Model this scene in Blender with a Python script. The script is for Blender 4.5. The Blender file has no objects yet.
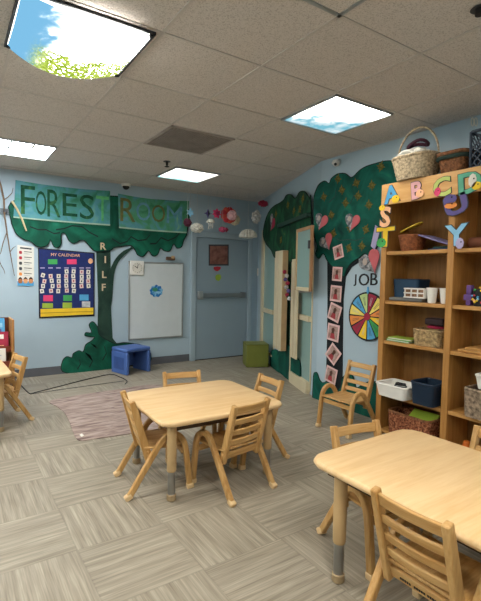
import bpy, bmesh, math, random
from mathutils import Vector, Matrix, noise
random.seed(7)
PI = math.pi
sc = bpy.context.scene
C = sc.collection
# ---------------------------------------------------------------- camera
FPX = 442.7
YAW, PITCH, ROLL = 0.586455, -0.055122, 0.0173987
CAM = Vector((-0.91875, -2.12885, 1.287))
H = 2.496
F_ = Vector((math.sin(YAW)*math.cos(PITCH), math.cos(YAW)*math.cos(PITCH), math.sin(PITCH)))
R0 = Vector((math.cos(YAW), -math.sin(YAW), 0)); U0 = R0.cross(F_)
R_ = R0*math.cos(ROLL) + U0*math.sin(ROLL); U_ = U0*math.cos(ROLL) - R0*math.sin(ROLL)
cd = bpy.data.cameras.new('camera'); cam = bpy.data.objects.new('camera', cd); C.objects.link(cam)
cam.matrix_world = Matrix(((R_.x, U_.x, -F_.x, CAM.x), (R_.y, U_.y, -F_.y, CAM.y), (R_.z, U_.z, -F_.z, CAM.z), (0, 0, 0, 1)))
cd.sensor_fit = 'HORIZONTAL'; cd.sensor_width = 36; cd.lens = FPX/481*36; cd.clip_start = 0.02
sc.camera = cam
sc.view_settings.view_transform = 'Standard'; sc.view_settings.look = 'None'
sc.view_settings.exposure = 1.12; sc.view_settings.gamma = 1.0
sc.view_settings.use_curve_mapping = False
# ---------------------------------------------------------------- the three wall planes and the shelf front
BX, BY = 2.34, 1.30            # where the straight wall bends
YB = 3.79                      # back wall
CX = 3.34                      # corner of angled wall and back wall
ux = Vector((CX-BX, YB-BY, 0)).normalized()
PL = {'B': (Vector((0, YB, 0)), Vector((0, -1, 0)), Vector((1, 0, 0))),
      'R': (Vector((BX, 0, 0)), Vector((-1, 0, 0)), Vector((0, -1, 0))),
      'A': (Vector((BX, BY, 0)), Vector((-ux.y, ux.x, 0)), -ux),
      'S': (Vector((2.04, 0, 0)), Vector((-1, 0, 0)), Vector((0, -1, 0)))}
ZV = Vector((0, 0, 1))
def ray(px, py): return F_ + R_*((px-240.5)/FPX) - U_*((py-300.5)/FPX)
def at(px, py, pl, off=0.0):
    p, n, r = PL[pl]; p = p + n*off; d = ray(px, py)
    return CAM + d*((p-CAM).dot(n)/d.dot(n))
def atY(px, py, y): d = ray(px, py); return CAM + d*((y-CAM.y)/d.y)
def atX(px, py, x): d = ray(px, py); return CAM + d*((x-CAM.x)/d.x)
def atZ(px, py, z): d = ray(px, py); return CAM + d*((z-CAM.z)/d.z)
# ---------------------------------------------------------------- materials
def lin(c):
    if isinstance(c, str):
        c = [int(c[i:i+2], 16)/255 for i in (0, 2, 4)]
        c = [x/12.92 if x <= .04045 else ((x+.055)/1.055)**2.4 for x in c]
    return (c[0], c[1], c[2], 1)
def newmat(name):
    m = bpy.data.materials.new(name); m.use_nodes = True
    nt = m.node_tree; b = nt.nodes['Principled BSDF']
    return m, nt, b
def N(nt, t, **k):
    n = nt.nodes.new(t)
    for a, v in k.items():
        if a in n.inputs: n.inputs[a].default_value = v
        else: setattr(n, a, v)
    return n
def ramp(nt, fac, stops):
    r = nt.nodes.new('ShaderNodeValToRGB'); e = r.color_ramp.elements
    while len(e) < len(stops): e.new(0.5)
    for el, (p, c) in zip(e, stops): el.position = p; el.color = lin(c)
    nt.links.new(fac, r.inputs['Fac']); return r
def plain(name, col, rough=.6, vary=.06, scale=8, metal=0, bump=0, spec=.4):
    m, nt, b = newmat(name)
    tc = N(nt, 'ShaderNodeTexCoord'); nz = N(nt, 'ShaderNodeTexNoise'); nz.inputs['Scale'].default_value = scale; nz.inputs['Detail'].default_value = 4
    nt.links.new(tc.outputs['Object'], nz.inputs['Vector'])
    c = lin(col); lo = [x*(1-vary*2.2) for x in c[:3]]; hi = [min(1, x*(1+vary*2.2)) for x in c[:3]]
    r = ramp(nt, nz.outputs['Fac'], [(.3, lo), (.7, hi)])
    nt.links.new(r.outputs['Color'], b.inputs['Base Color'])
    b.inputs['Roughness'].default_value = rough; b.inputs['Metallic'].default_value = metal
    b.inputs['Specular IOR Level'].default_value = spec
    if bump:
        bp = N(nt, 'ShaderNodeBump'); bp.inputs['Strength'].default_value = bump; bp.inputs['Distance'].default_value = .004
        nt.links.new(nz.outputs['Fac'], bp.inputs['Height']); nt.links.new(bp.outputs['Normal'], b.inputs['Normal'])
    return m
def wood(name, dark, light, axis=0, rough=.42, scale=9):
    m, nt, b = newmat(name)
    tc = N(nt, 'ShaderNodeTexCoord'); mp = N(nt, 'ShaderNodeMapping'); oi = N(nt, 'ShaderNodeObjectInfo')
    s = [scale*1.0]*3; s[axis] = scale*.09
    mp.inputs['Scale'].default_value = s
    nt.links.new(tc.outputs['Object'], mp.inputs['Vector'])
    off = N(nt, 'ShaderNodeMath', operation='MULTIPLY'); off.inputs[1].default_value = 30
    nt.links.new(oi.outputs['Random'], off.inputs[0]); nt.links.new(off.outputs[0], mp.inputs['Location'])
    n1 = N(nt, 'ShaderNodeTexNoise'); n1.inputs['Scale'].default_value = 3; n1.inputs['Detail'].default_value = 6; n1.inputs['Distortion'].default_value = .6
    n2 = N(nt, 'ShaderNodeTexNoise'); n2.inputs['Scale'].default_value = 14; n2.inputs['Detail'].default_value = 3
    nt.links.new(mp.outputs[0], n1.inputs['Vector']); nt.links.new(mp.outputs[0], n2.inputs['Vector'])
    mx = N(nt, 'ShaderNodeMath', operation='MULTIPLY_ADD'); mx.inputs[1].default_value = .35
    nt.links.new(n2.outputs['Fac'], mx.inputs[0])
    sb = N(nt, 'ShaderNodeMath', operation='MULTIPLY'); sb.inputs[1].default_value = .65
    nt.links.new(n1.outputs['Fac'], sb.inputs[0]); nt.links.new(sb.outputs[0], mx.inputs[2])
    r = ramp(nt, mx.outputs[0], [(.36, dark), (.62, light)])
    nt.links.new(r.outputs['Color'], b.inputs['Base Color'])
    b.inputs['Roughness'].default_value = rough; b.inputs['Specular IOR Level'].default_value = .35
    return m
def floor_mat():
    m, nt, b = newmat('woven plank vinyl tiles')
    L = nt.links.new
    tc = N(nt, 'ShaderNodeTexCoord'); sp = N(nt, 'ShaderNodeSeparateXYZ'); L(tc.outputs['Object'], sp.inputs[0])
    def mth(op, a, v=None, c=None):
        n = N(nt, 'ShaderNodeMath', operation=op)
        for i, x in enumerate((a, v, c)):
            if x is None: continue
            if isinstance(x, (int, float)): n.inputs[i].default_value = x
            else: L(x, n.inputs[i])
        return n.outputs[0]
    S = .43
    gx = mth('DIVIDE', sp.outputs['X'], S); gy = mth('DIVIDE', mth('ADD', sp.outputs['Y'], .06), S)
    fx, fy = mth('FLOOR', gx), mth('FLOOR', gy)
    rx, ry = mth('SUBTRACT', gx, fx), mth('SUBTRACT', gy, fy)
    par = mth('MODULO', mth('ABSOLUTE', mth('ADD', fx, fy)), 2)          # 0: grain along x, 1: along y
    wn = N(nt, 'ShaderNodeTexWhiteNoise', noise_dimensions='2D'); cb = N(nt, 'ShaderNodeCombineXYZ'); L(fx, cb.inputs[0]); L(fy, cb.inputs[1]); L(cb.outputs[0], wn.inputs['Vector'])
    def mix(f, a, c):
        n = N(nt, 'ShaderNodeMix', data_type='FLOAT'); L(f, n.inputs[0]); L(a, n.inputs[2]); L(c, n.inputs[3]); return n.outputs[0]
    along = mix(par, sp.outputs['X'], sp.outputs['Y']); across = mix(par, sp.outputs['Y'], sp.outputs['X'])
    jump = mth('MULTIPLY', wn.outputs['Value'], 40)
    def grain(sa, sc_, det, dist):
        c2 = N(nt, 'ShaderNodeCombineXYZ'); L(mth('MULTIPLY', along, sa), c2.inputs[0]); L(mth('MULTIPLY', across, sc_), c2.inputs[1]); L(jump, c2.inputs[2])
        n = N(nt, 'ShaderNodeTexNoise'); n.inputs['Scale'].default_value = 1; n.inputs['Detail'].default_value = det; n.inputs['Distortion'].default_value = dist
        L(c2.outputs[0], n.inputs['Vector']); return n.outputs['Fac']
    g1 = grain(2.8, 42, 7, .5); g2 = grain(5, 170, 3, .2)
    g = mth('ADD', mth('MULTIPLY', g1, .58), mth('MULTIPLY', g2, .42))
    g = mth('ADD', g, mth('MULTIPLY', mth('SUBTRACT', wn.outputs['Value'], .5), .05))
    r = ramp(nt, g, [(.32, '777062'), (.45, '8d8577'), (.55, '9b9384'), (.70, 'b1a998')])
    # seams
    ex = mth('MINIMUM', rx, mth('SUBTRACT', 1, rx)); ey = mth('MINIMUM', ry, mth('SUBTRACT', 1, ry))
    e = mth('MINIMUM', ex, ey)
    seam = N(nt, 'ShaderNodeMapRange'); L(e, seam.inputs[0]); seam.inputs[1].default_value = 0; seam.inputs[2].default_value = .016; seam.inputs[3].default_value = .86; seam.inputs[4].default_value = 1
    # narrow planks inside every tile
    pl_ = mth('MULTIPLY', mix(par, ry, rx), 6); pf = mth('ABSOLUTE', mth('SUBTRACT', mth('SUBTRACT', pl_, mth('FLOOR', pl_)), .5))
    plank = N(nt, 'ShaderNodeMapRange'); L(pf, plank.inputs[0]); plank.inputs[1].default_value = .44; plank.inputs[2].default_value = .5; plank.inputs[3].default_value = 1; plank.inputs[4].default_value = .94
    k = mth('MULTIPLY', seam.outputs[0], plank.outputs[0])
    mc = N(nt, 'ShaderNodeMix', data_type='RGBA', blend_type='MULTIPLY'); mc.inputs[0].default_value = 1
    L(r.outputs['Color'], mc.inputs[6]); L(k, mc.inputs[7]); L(mc.outputs[2], b.inputs['Base Color'])
    b.inputs['Roughness'].default_value = .5; b.inputs['Specular IOR Level'].default_value = .3
    return m
def speckle(name, a, c, scale):
    m, nt, b = newmat(name)
    tc = N(nt, 'ShaderNodeTexCoord'); nz = N(nt, 'ShaderNodeTexNoise'); nz.inputs['Scale'].default_value = scale; nz.inputs['Detail'].default_value = 3
    nt.links.new(tc.outputs['Object'], nz.inputs['Vector'])
    r = ramp(nt, nz.outputs['Fac'], [(.36, a), (.5, c)])
    nt.links.new(r.outputs['Color'], b.inputs['Base Color']); b.inputs['Roughness'].default_value = .95; b.inputs['Specular IOR Level'].default_value = .1
    bp = N(nt, 'ShaderNodeBump'); bp.inputs['Strength'].default_value = .3; bp.inputs['Distance'].default_value = .003
    nt.links.new(nz.outputs['Fac'], bp.inputs['Height']); nt.links.new(bp.outputs['Normal'], b.inputs['Normal'])
    return m
def painted(name, stops, scale=5, rough=.8, dist=.5, wave=0):
    m, nt, b = newmat(name)
    tc = N(nt, 'ShaderNodeTexCoord'); nz = N(nt, 'ShaderNodeTexNoise'); nz.inputs['Scale'].default_value = scale; nz.inputs['Detail'].default_value = 6; nz.inputs['Distortion'].default_value = dist
    nt.links.new(tc.outputs['Object'], nz.inputs['Vector'])
    r = ramp(nt, nz.outputs['Fac'], stops)
    nt.links.new(r.outputs['Color'], b.inputs['Base Color']); b.inputs['Roughness'].default_value = rough; b.inputs['Specular IOR Level'].default_value = .2
    return m
def lampmat(name, kind, white, tint=1.0):
    """the lit cover of a ceiling light; Generated coordinates run 0..1 over the cover"""
    m = bpy.data.materials.new(name); m.use_nodes = True; nt = m.node_tree; nt.nodes.clear(); L = nt.links.new
    out = N(nt, 'ShaderNodeOutputMaterial'); em = N(nt, 'ShaderNodeEmission'); L(em.outputs[0], out.inputs[0])
    tc = N(nt, 'ShaderNodeTexCoord'); sp = N(nt, 'ShaderNodeSeparateXYZ'); L(tc.outputs['Generated'], sp.inputs[0])
    nz = N(nt, 'ShaderNodeTexNoise'); nz.inputs['Scale'].default_value = 5; nz.inputs['Detail'].default_value = 6; nz.inputs['Distortion'].default_value = .4
    L(tc.outputs['Generated'], nz.inputs['Vector'])
    def mth(op, a, v=None, c=None):
        n = N(nt, 'ShaderNodeMath', operation=op)
        for i, x in enumerate((a, v, c)):
            if x is None: continue
            if isinstance(x, (int, float)): n.inputs[i].default_value = x
            else: L(x, n.inputs[i])
        return n.outputs[0]
    def mix(f, a, c):
        n = N(nt, 'ShaderNodeMix', data_type='RGBA'); n.clamp_result = False
        L(f, n.inputs[0])
        for i, x in ((6, a), (7, c)):
            if isinstance(x, tuple): n.inputs[i].default_value = x
            else: L(x, n.inputs[i])
        return n.outputs[2]
    def soft(f, p=4): return mth('SUBTRACT', 1, mth('POWER', mth('SUBTRACT', 1, f), p))
    W = (white*1.05, white, white*.90, 1)
    X, Y = sp.outputs['X'], sp.outputs['Y']
    def step(v, a, c):
        n = N(nt, 'ShaderNodeMapRange', interpolation_type='SMOOTHSTEP'); L(v, n.inputs[0]); n.inputs[1].default_value = a; n.inputs[2].default_value = c; return n.outputs[0]
    wob = mth('MULTIPLY_ADD', nz.outputs['Fac'], .55, -.275)
    if kind == 'leaf':      # blue at the low-x edge, leaves along the far edge, bright sky between
        blue = mth('MULTIPLY', mth('SUBTRACT', 1, step(mth('ADD', X, mth('MULTIPLY', wob, .7)), .0, .40)), 1.0)
        sky = mix(soft(blue, 9), W, (.10*tint, .25*tint, .38*tint, 1))
        n2 = N(nt, 'ShaderNodeTexNoise'); n2.inputs['Scale'].default_value = 26; n2.inputs['Detail'].default_value = 4; L(tc.outputs['Generated'], n2.inputs['Vector'])
        lv = mth('MULTIPLY', step(mth('ADD', Y, mth('MULTIPLY', wob, .8)), .42, .66), step(mth('ADD', n2.outputs['Fac'], mth('MULTIPLY', Y, .20)), .50, .60))
        lv = mth('MULTIPLY', lv, step(X, .12, .34))
        r = ramp(nt, n2.outputs['Color'], [(.35, (.07, .13, .01)), (.55, (.26, .34, .04)), (.75, (.6, .58, .25))])
        col = mix(soft(lv, 3), sky, r.outputs['Color'])
    elif kind == 'cloud':
        cl = mth('MULTIPLY', step(mth('ADD', mth('MULTIPLY_ADD', X, .35, mth('MULTIPLY', Y, .75)), wob), .42, 1.05), 1.0)
        r = ramp(nt, nz.outputs['Fac'], [(.40, (.34, .41, .43)), (.60, (.09, .25, .31))])
        col = mix(soft(cl, 9), W, r.outputs['Color'])
    elif kind == 'faint':
        cl = mth('MULTIPLY', step(mth('ADD', Y, wob), .85, 1.0), 1.0)
        col = mix(cl, W, (.35*tint, .95*tint, .98*tint, 1))
    else:
        col = mix(mth('ADD', mth('MULTIPLY', nz.outputs['Fac'], .0), 1.0), (white*1.05, white, white*.90, 1), (white*.97, white, white*1.03, 1)) if kind == 'tube' else mix(mth('MULTIPLY', nz.outputs['Fac'], .0), W, W)
    L(col, em.inputs['Color']); em.inputs['Strength'].default_value = 1
    return m
M = {}
M['floor'] = floor_mat()
M['wall'] = plain('pale blue wall paint', 'a8bcc8', .65, .012, 3)
M['ceiling'] = speckle('speckled mineral ceiling tile', 'afa9a4', 'cec8c3', 150)
M['grid'] = plain('ceiling grid metal', 'bdb8b4', .6, .02)
M['base'] = plain('dark grey vinyl baseboard', '5a5d63', .6, .05)
M['maple_x'] = wood('pale maple along x', 'c9a06a', 'd9b37f', 0)
M['chair_y'] = wood('chair maple along y', 'ab8046', 'c9a26b', 1)
M['chair_z'] = wood('chair maple upright', 'a97d44', 'c7a068', 2)
M['chair_x'] = wood('chair maple crosswise', 'b0844a', 'cba46c', 0)
M['foot'] = plain('pale plastic foot', 'd8b98a', .5, .03)
M['top'] = wood('table laminate', 'd6b280', 'e3c496', 0, .38, 7)
M['topedge'] = plain('table edge band', 'd8b886', .45, .03)
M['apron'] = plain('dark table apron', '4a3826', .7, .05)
M['tableleg'] = plain('tan table leg', 'b89a6e', .5, .03)
M['chrome'] = plain('brushed steel', '9a9a98', .32, .04, metal=.9)
M['rubber'] = plain('tan rubber foot', '9a8564', .6, .03)
M['shelf_z'] = wood('honey shelf wood upright', '9c6c34', 'b58448', 2, .45)
M['shelf_y'] = wood('honey shelf wood lengthwise', 'a5753b', 'bf8f52', 1, .45)
M['shelf_back'] = wood('shelf back panel', '7a5226', '8f6432', 2, .55)
M['header'] = wood('shelf header board', 'c9985a', 'd6a86c', 1, .5)
M['white'] = plain('white plastic', 'e4e2dc', .45, .02)
M['offwhite'] = plain('off white paper', 'd9d6cc', .8, .03)
M['board'] = plain('whiteboard enamel', 'cbd3d6', .25, .01)
M['alu'] = plain('aluminium trim', 'a5aaac', .4, .03, metal=.6)
M['door'] = plain('blue grey door paint', '8c9eaa', .5, .012, 3)
M['doorframe'] = plain('pale blue door frame paint', '9fb1bc', .5, .012, 3)
M['navy'] = plain('navy fabric', '1b2a63', .85, .05, 30)
M['yellow'] = plain('yellow', 'e6c02c', .7, .04)
M['green'] = plain('mid green', '3c9a52', .7, .06)
M['pink'] = plain('hot pink', 'd9406f', .7, .05)
M['sky'] = plain('sky blue', '4f9ccb', .7, .05)
M['lime'] = plain('lime green', '93ad3a', .6, .08)
M['red'] = plain('brick red', 'b02c3a', .7, .05)
M['crimson'] = plain('crimson', '9c2440', .7, .06)
M['orange'] = plain('orange', 'df8a42', .7, .05)
M['peach'] = plain('peach', 'eab287', .7, .05)
M['purple'] = plain('purple', '5b5088', .7, .05)
M['lilac'] = plain('lilac', 'a79fc4', .7, .05)
M['paleblue'] = plain('light sky blue', '86bcdb', .7, .05)
M['black'] = plain('black', '15161a', .6, .05)
M['darkgrey'] = plain('dark grey', '3a3d42', .6, .05)
M['grey'] = plain('light grey card', 'b4b6b8', .8, .12, 30)
M['brown'] = plain('dark brown', '3a241a', .7, .2, 40)
M['cream'] = plain('cream window paint', 'cfc3a4', .5, .02)
M['tan'] = plain('tan wood', 'b79a72', .5, .06)
M['bluepl'] = plain('blue plastic', '4866a6', .5, .03)
M['olive'] = plain('olive vinyl', '6e7430', .5, .03)
M['navypl'] = plain('navy plastic', '16293d', .4, .04)
M['basket'] = plain('pale wicker', 'b09e82', .8, .26, 60)
M['brownbasket'] = plain('brown wicker', '7d5233', .8, .25, 45)
M['redbasket'] = plain('red brown wicker', '8b5230', .8, .2, 45)
M['greybasket'] = plain('grey brown rush weave', '8d7a66', .85, .3, 40)
M['strawbasket'] = plain('straw weave', 'a48a62', .85, .25, 40)
M['pinkfloral'] = painted('brown pink weave', [(.35, '4a2a1e'), (.5, '8a5238'), (.65, 'b07a58')], 60)
M['crown'] = painted('painted tree green', [(.30, '093a2c'), (.48, '0f5340'), (.62, '16664f'), (.75, '1f775f')], 3.2, .7, 1.2)
M['crown_r'] = painted('painted tree teal green', [(.30, '06332e'), (.45, '0b4a3f'), (.60, '125e50'), (.78, '267452')], 3.0, .7, 1.4)
M['crown_o'] = painted('painted tree olive green', [(.30, '0c281d'), (.48, '143f2c'), (.62, '20563a'), (.78, '556e38')], 4.5, .7, 1.0)
M['treedark'] = plain('black green outline paint', '0c1f1c', .8, .1)
M['trunk'] = painted('dark trunk paint', [(.3, '1a2f29'), (.6, '2c463b')], 5)
M['trunk_r'] = painted('near black trunk paint', [(.3, '15191d'), (.6, '23282c')], 6)
M['banner'] = painted('tissue banner blue green', [(.28, '2f6f52'), (.42, '45897c'), (.55, '518f9c'), (.7, '679f96')], 4, .6, 1.5)
M['bgreen'] = painted('banner letter bright green', [(.3, '3f8f56'), (.6, '5fb070')], 10)
M['banner2'] = painted('tissue banner green', [(.28, '2f6f4c'), (.45, '4c906c'), (.6, '55909c'), (.75, '79ad88')], 4, .6, 1.5)
M['bletter'] = painted('banner letter green', [(.3, '123a2a'), (.55, '1f5238'), (.75, '4a7a40')], 12)
M['bletterb'] = painted('banner letter brown', [(.3, '44583a'), (.6, '6d6a3e')], 12)
M['bletterc'] = painted('banner letter blue', [(.3, '45768f'), (.6, '6697ab')], 12)
M['leaf'] = painted('gold brown leaf card', [(.35, '4c4a20'), (.6, '736832')], 40)
M['glass'] = None
M['rug'] = None
m, nt, b = newmat('teal window glass'); b.inputs['Base Color'].default_value = lin('93b3ae'); b.inputs['Roughness'].default_value = .12
b.inputs['Specular IOR Level'].default_value = .6; b.inputs['Transmission Weight'].default_value = .05
m.node_tree.nodes['Principled BSDF'].inputs['Coat Weight'].default_value = .3
M['glass'] = m
def rug_mat():
    m, nt, b = newmat('faded mauve plank rug')
    tc = N(nt, 'ShaderNodeTexCoord'); mp = N(nt, 'ShaderNodeMapping'); mp.inputs['Scale'].default_value = (3, 16, 1)
    nt.links.new(tc.outputs['Object'], mp.inputs['Vector'])
    nz = N(nt, 'ShaderNodeTexNoise'); nz.inputs['Scale'].default_value = 1.6; nz.inputs['Detail'].default_value = 7; nz.inputs['Distortion'].default_value = 1.0
    nt.links.new(mp.outputs[0], nz.inputs['Vector'])
    r = ramp(nt, nz.outputs['Fac'], [(.3, '6a5a57'), (.42, '8d7b75'), (.55, 'a2918a'), (.7, 'b3a49a')])
    nt.links.new(r.outputs['Color'], b.inputs['Base Color']); b.inputs['Roughness'].default_value = .9; b.inputs['Specular IOR Level'].default_value = .1
    return m
M['rug'] = rug_mat()
# ---------------------------------------------------------------- mesh helpers
class MB:
    def __init__(s): s.bm = bmesh.new()
    def box(s, c, d, rot=None):
        mt = Matrix.Translation(Vector(c)) @ (rot.to_4x4() if rot else Matrix.Identity(4)) @ Matrix.Diagonal((d[0], d[1], d[2], 1))
        bmesh.ops.create_cube(s.bm, size=1, matrix=mt); return s
    def bb(s, x0, x1, y0, y1, z0, z1): return s.box(((x0+x1)/2, (y0+y1)/2, (z0+z1)/2), (abs(x1-x0), abs(y1-y0), abs(z1-z0)))
    def cyl(s, p0, p1, r0, r1=None, seg=16):
        r1 = r0 if r1 is None else r1; p0, p1 = Vector(p0), Vector(p1); d = p1-p0
        q = ZV.rotation_difference(d.normalized()).to_matrix().to_4x4()
        bmesh.ops.create_cone(s.bm, cap_ends=True, segments=seg, radius1=r0, radius2=r1, depth=d.length, matrix=Matrix.Translation((p0+p1)/2) @ q); return s
    def rings(s, rings, close=False, caps=True):
        vs = [[s.bm.verts.new(p) for p in r] for r in rings]; n = len(vs[0])
        rng = len(vs) if close else len(vs)-1
        for i in range(rng):
            a, b = vs[i], vs[(i+1) % len(vs)]
            for j in range(n): s.bm.faces.new((a[j], a[(j+1) % n], b[(j+1) % n], b[j]))
        if caps and not close:
            s.bm.faces.new(list(reversed(vs[0]))); s.bm.faces.new(vs[-1])
        return s
    def tube(s, pts, r, seg=8, close=False):
        pts = [Vector(p) for p in pts]; rr = []; n = len(pts); up = None
        for i, p in enumerate(pts):
            t = (pts[(i+1) % n]-pts[i-1]) if close or 0 < i < n-1 else (pts[1]-pts[0] if i == 0 else pts[-1]-pts[-2])
            t.normalize()
            if up is None: up = t.orthogonal().normalized()
            up = (up - t*up.dot(t)).normalized(); w = t.cross(up)
            ri = r[i] if isinstance(r, (list, tuple)) else r
            rr.append([p + (up*math.cos(a) + w*math.sin(a))*ri for a in (2*PI*k/seg for k in range(seg))])
        return s.rings(rr, close)
    def ribbon(s, pts, side, w, t):
        """rectangular bar along pts; side: unit vector of its width w; t: thickness across (number or list)"""
        pts = [Vector(p) for p in pts]; side = Vector(side); rr = []; n = len(pts)
        for i, p in enumerate(pts):
            d = pts[min(i+1, n-1)] - pts[max(i-1, 0)]; nn = side.cross(d.normalized()).normalized()
            ti = t[i] if isinstance(t, (list, tuple)) else t
            rr.append([p + side*(w/2*a) + nn*(ti/2*b) for a, b in ((-1, -1), (1, -1), (1, 1), (-1, 1))])
        return s.rings(rr)
    def lathe(s, prof, c=(0, 0, 0), seg=24):
        c = Vector(c)
        return s.rings([[c+Vector((r*math.cos(2*PI*k/seg), r*math.sin(2*PI*k/seg), z)) for k in range(seg)] for r, z in prof])
    def prism(s, pts, d):
        pts = [Vector(p) for p in pts]; d = Vector(d)
        a = [s.bm.verts.new(p) for p in pts]; b = [s.bm.verts.new(p+d) for p in pts]; n = len(a)
        s.bm.faces.new(a); s.bm.faces.new(list(reversed(b)))
        for i in range(n): s.bm.faces.new((a[i], b[i], b[(i+1) % n], a[(i+1) % n]))
        return s
    def ball(s, c, r, sub=3, amp=0, freq=3, seed=0):
        st = len(s.bm.verts); r = (r, r, r) if isinstance(r, (int, float)) else r
        res = bmesh.ops.create_icosphere(s.bm, subdivisions=sub, radius=1)
        for v in res['verts']:
            k = 1 + (amp*noise.noise(v.co*freq + Vector((seed, seed*1.7, 0))) if amp else 0)
            v.co = Vector(c) + Vector((v.co.x*r[0], v.co.y*r[1], v.co.z*r[2]))*k
        return s
def world_of(o):
    return W.get(o.name, Matrix.Identity(4)) if o else Matrix.Identity(4)
W = {}
def obj(name, mb, mat, parent=None, bevel=0, world=False, smooth=True, seg=2):
    bm = mb.bm
    bmesh.ops.recalc_face_normals(bm, faces=bm.faces[:])
    me = bpy.data.meshes.new(name); bm.to_mesh(me); bm.free()
    return link(name, me, mat, parent, bevel, world, smooth, seg)
def link(name, me, mat, parent=None, bevel=0, world=False, smooth=True, seg=2):
    if world and parent: me.transform(world_of(parent).inverted())
    if smooth:
        for p in me.polygons: p.use_smooth = True
        me.set_sharp_from_angle(angle=math.radians(38))
    o = bpy.data.objects.new(name, me); C.objects.link(o); me.materials.append(mat)
    if parent: o.parent = parent; W[o.name] = world_of(parent)
    if bevel:
        bv = o.modifiers.new('edge', 'BEVEL'); bv.width = bevel; bv.segments = seg; bv.limit_method = 'ANGLE'; bv.angle_limit = math.radians(40)
    return o
def tag(o, label, cat, group=None, kind=None):
    o['label'] = label; o['category'] = cat
    if group: o['group'] = group
    if kind: o['kind'] = kind
    return o
def thing(name, label, cat, loc=(0, 0, 0), rotz=0, group=None):
    o = bpy.data.objects.new(name, None); C.objects.link(o); o.empty_display_size = .05
    o.location = loc; o.rotation_euler = (0, 0, rotz)
    W[o.name] = Matrix.Translation(Vector(loc)) @ Matrix.Rotation(rotz, 4, 'Z')
    return tag(o, label, cat, group)
def solo(name, mb, mat, label, cat, group=None, bevel=0, **k):
    bm = mb.bm; bm.verts.ensure_lookup_table()
    lo = [min(v.co[i] for v in bm.verts) for i in range(3)]; hi = [max(v.co[i] for v in bm.verts) for i in range(3)]
    c = Vector(((lo[0]+hi[0])/2, (lo[1]+hi[1])/2, lo[2]))
    bmesh.ops.translate(bm, vec=-c, verts=bm.verts[:])
    o = obj(name, mb, mat, None, bevel, **k); o.location = c
    return tag(o, label, cat, group)
def struct(name, mb, mat, parent=None, bevel=0):
    o = obj(name, mb, mat, parent, bevel)
    if not parent: o['kind'] = 'structure'
    return o
def kids(o): return [c for c in ALLKIDS.get(o.name, [])]
def dup(root, loc, rotz, label, group=None):
    r = root.copy(); C.objects.link(r); r.location = loc; r.rotation_euler = (0, 0, rotz); r['label'] = label
    if group: r['group'] = group
    for ch in list(root.children):
        c = ch.copy(); C.objects.link(c); c.parent = r
        for g in list(ch.children):
            d = g.copy(); C.objects.link(d); d.parent = c
    return r
def smooth_poly(pts, n=4, closed=True):
    out = []; N_ = len(pts)
    for i in range(N_):
        p0, p1, p2, p3 = pts[i-1], pts[i], pts[(i+1) % N_], pts[(i+2) % N_]
        for k in range(n):
            t = k/n
            out.append(tuple(.5*((2*b) + (-a+c)*t + (2*a-5*b+4*c-d)*t*t + (-a+3*b-3*c+d)*t**3) for a, b, c, d in zip(p0, p1, p2, p3)))
    return out
def board_mb(pts, pl, off, th, smooth=0):
    if smooth: pts = smooth_poly(pts, smooth)
    n = PL[pl][1]
    return MB().prism([at(x, y, pl, off) for x, y in pts], n*th)
def board(name, pts, pl, off, th, mat, parent=None, smooth=0):
    return obj(name, board_mb(pts, pl, off, th, smooth), mat, parent, world=True)
def grow(pts, d):
    """the outline pushed out by d pixels"""
    a = sum(pts[i-1][0]*pts[i][1]-pts[i][0]*pts[i-1][1] for i in range(len(pts)))
    s = 1 if a > 0 else -1; out = []
    for i in range(len(pts)):
        (x0, y0), (x1, y1), (x2, y2) = pts[i-1], pts[i], pts[(i+1) % len(pts)]
        tx, ty = x2-x0, y2-y0; l = math.hypot(tx, ty) or 1
        out.append((x1 + s*ty/l*d, y1 - s*tx/l*d))
    return out
def wbox(name, pl, s0, s1, z0, z1, o0, o1, mat, parent=None, bevel=0):
    """a box on a wall: s along the wall (from its reference point, in the screen-right direction), z up, o out of the wall"""
    p, n, r = PL[pl]
    mb = MB().prism([p+r*s0+n*o0+ZV*z0, p+r*s1+n*o0+ZV*z0, p+r*s1+n*o0+ZV*z1, p+r*s0+n*o0+ZV*z1], n*(o1-o0))
    return obj(name, mb, mat, parent, bevel, world=True)
def wcoord(px, py, pl, off=0):
    p, n, r = PL[pl]; q = at(px, py, pl, off) - p
    return q.dot(r), q.z
def text_mesh(s, h, depth, fat=0.0):
    cu = bpy.data.curves.new('lettering', 'FONT'); cu.body = s; cu.align_x = 'CENTER'; cu.align_y = 'CENTER'; cu.size = 1; cu.extrude = .01; cu.offset = fat; cu.resolution_u = 3
    o = bpy.data.objects.new('lettering', cu); C.objects.link(o)
    bpy.context.view_layer.update()
    me = bpy.data.meshes.new_from_object(o.evaluated_get(bpy.context.evaluated_depsgraph_get()))
    bpy.data.objects.remove(o); bpy.data.curves.remove(cu)
    xs = [v.co.x for v in me.vertices]; ys = [v.co.y for v in me.vertices]
    cx, cy = (min(xs)+max(xs))/2, (min(ys)+max(ys))/2
    me.transform(Matrix.Translation((-cx, -cy, 0)))
    k = h/((max(ys)-min(ys))-2*fat if fat else (max(ys)-min(ys)))
    me.transform(Matrix.Diagonal((k, k, depth/.02, 1)))
    return me
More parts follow.
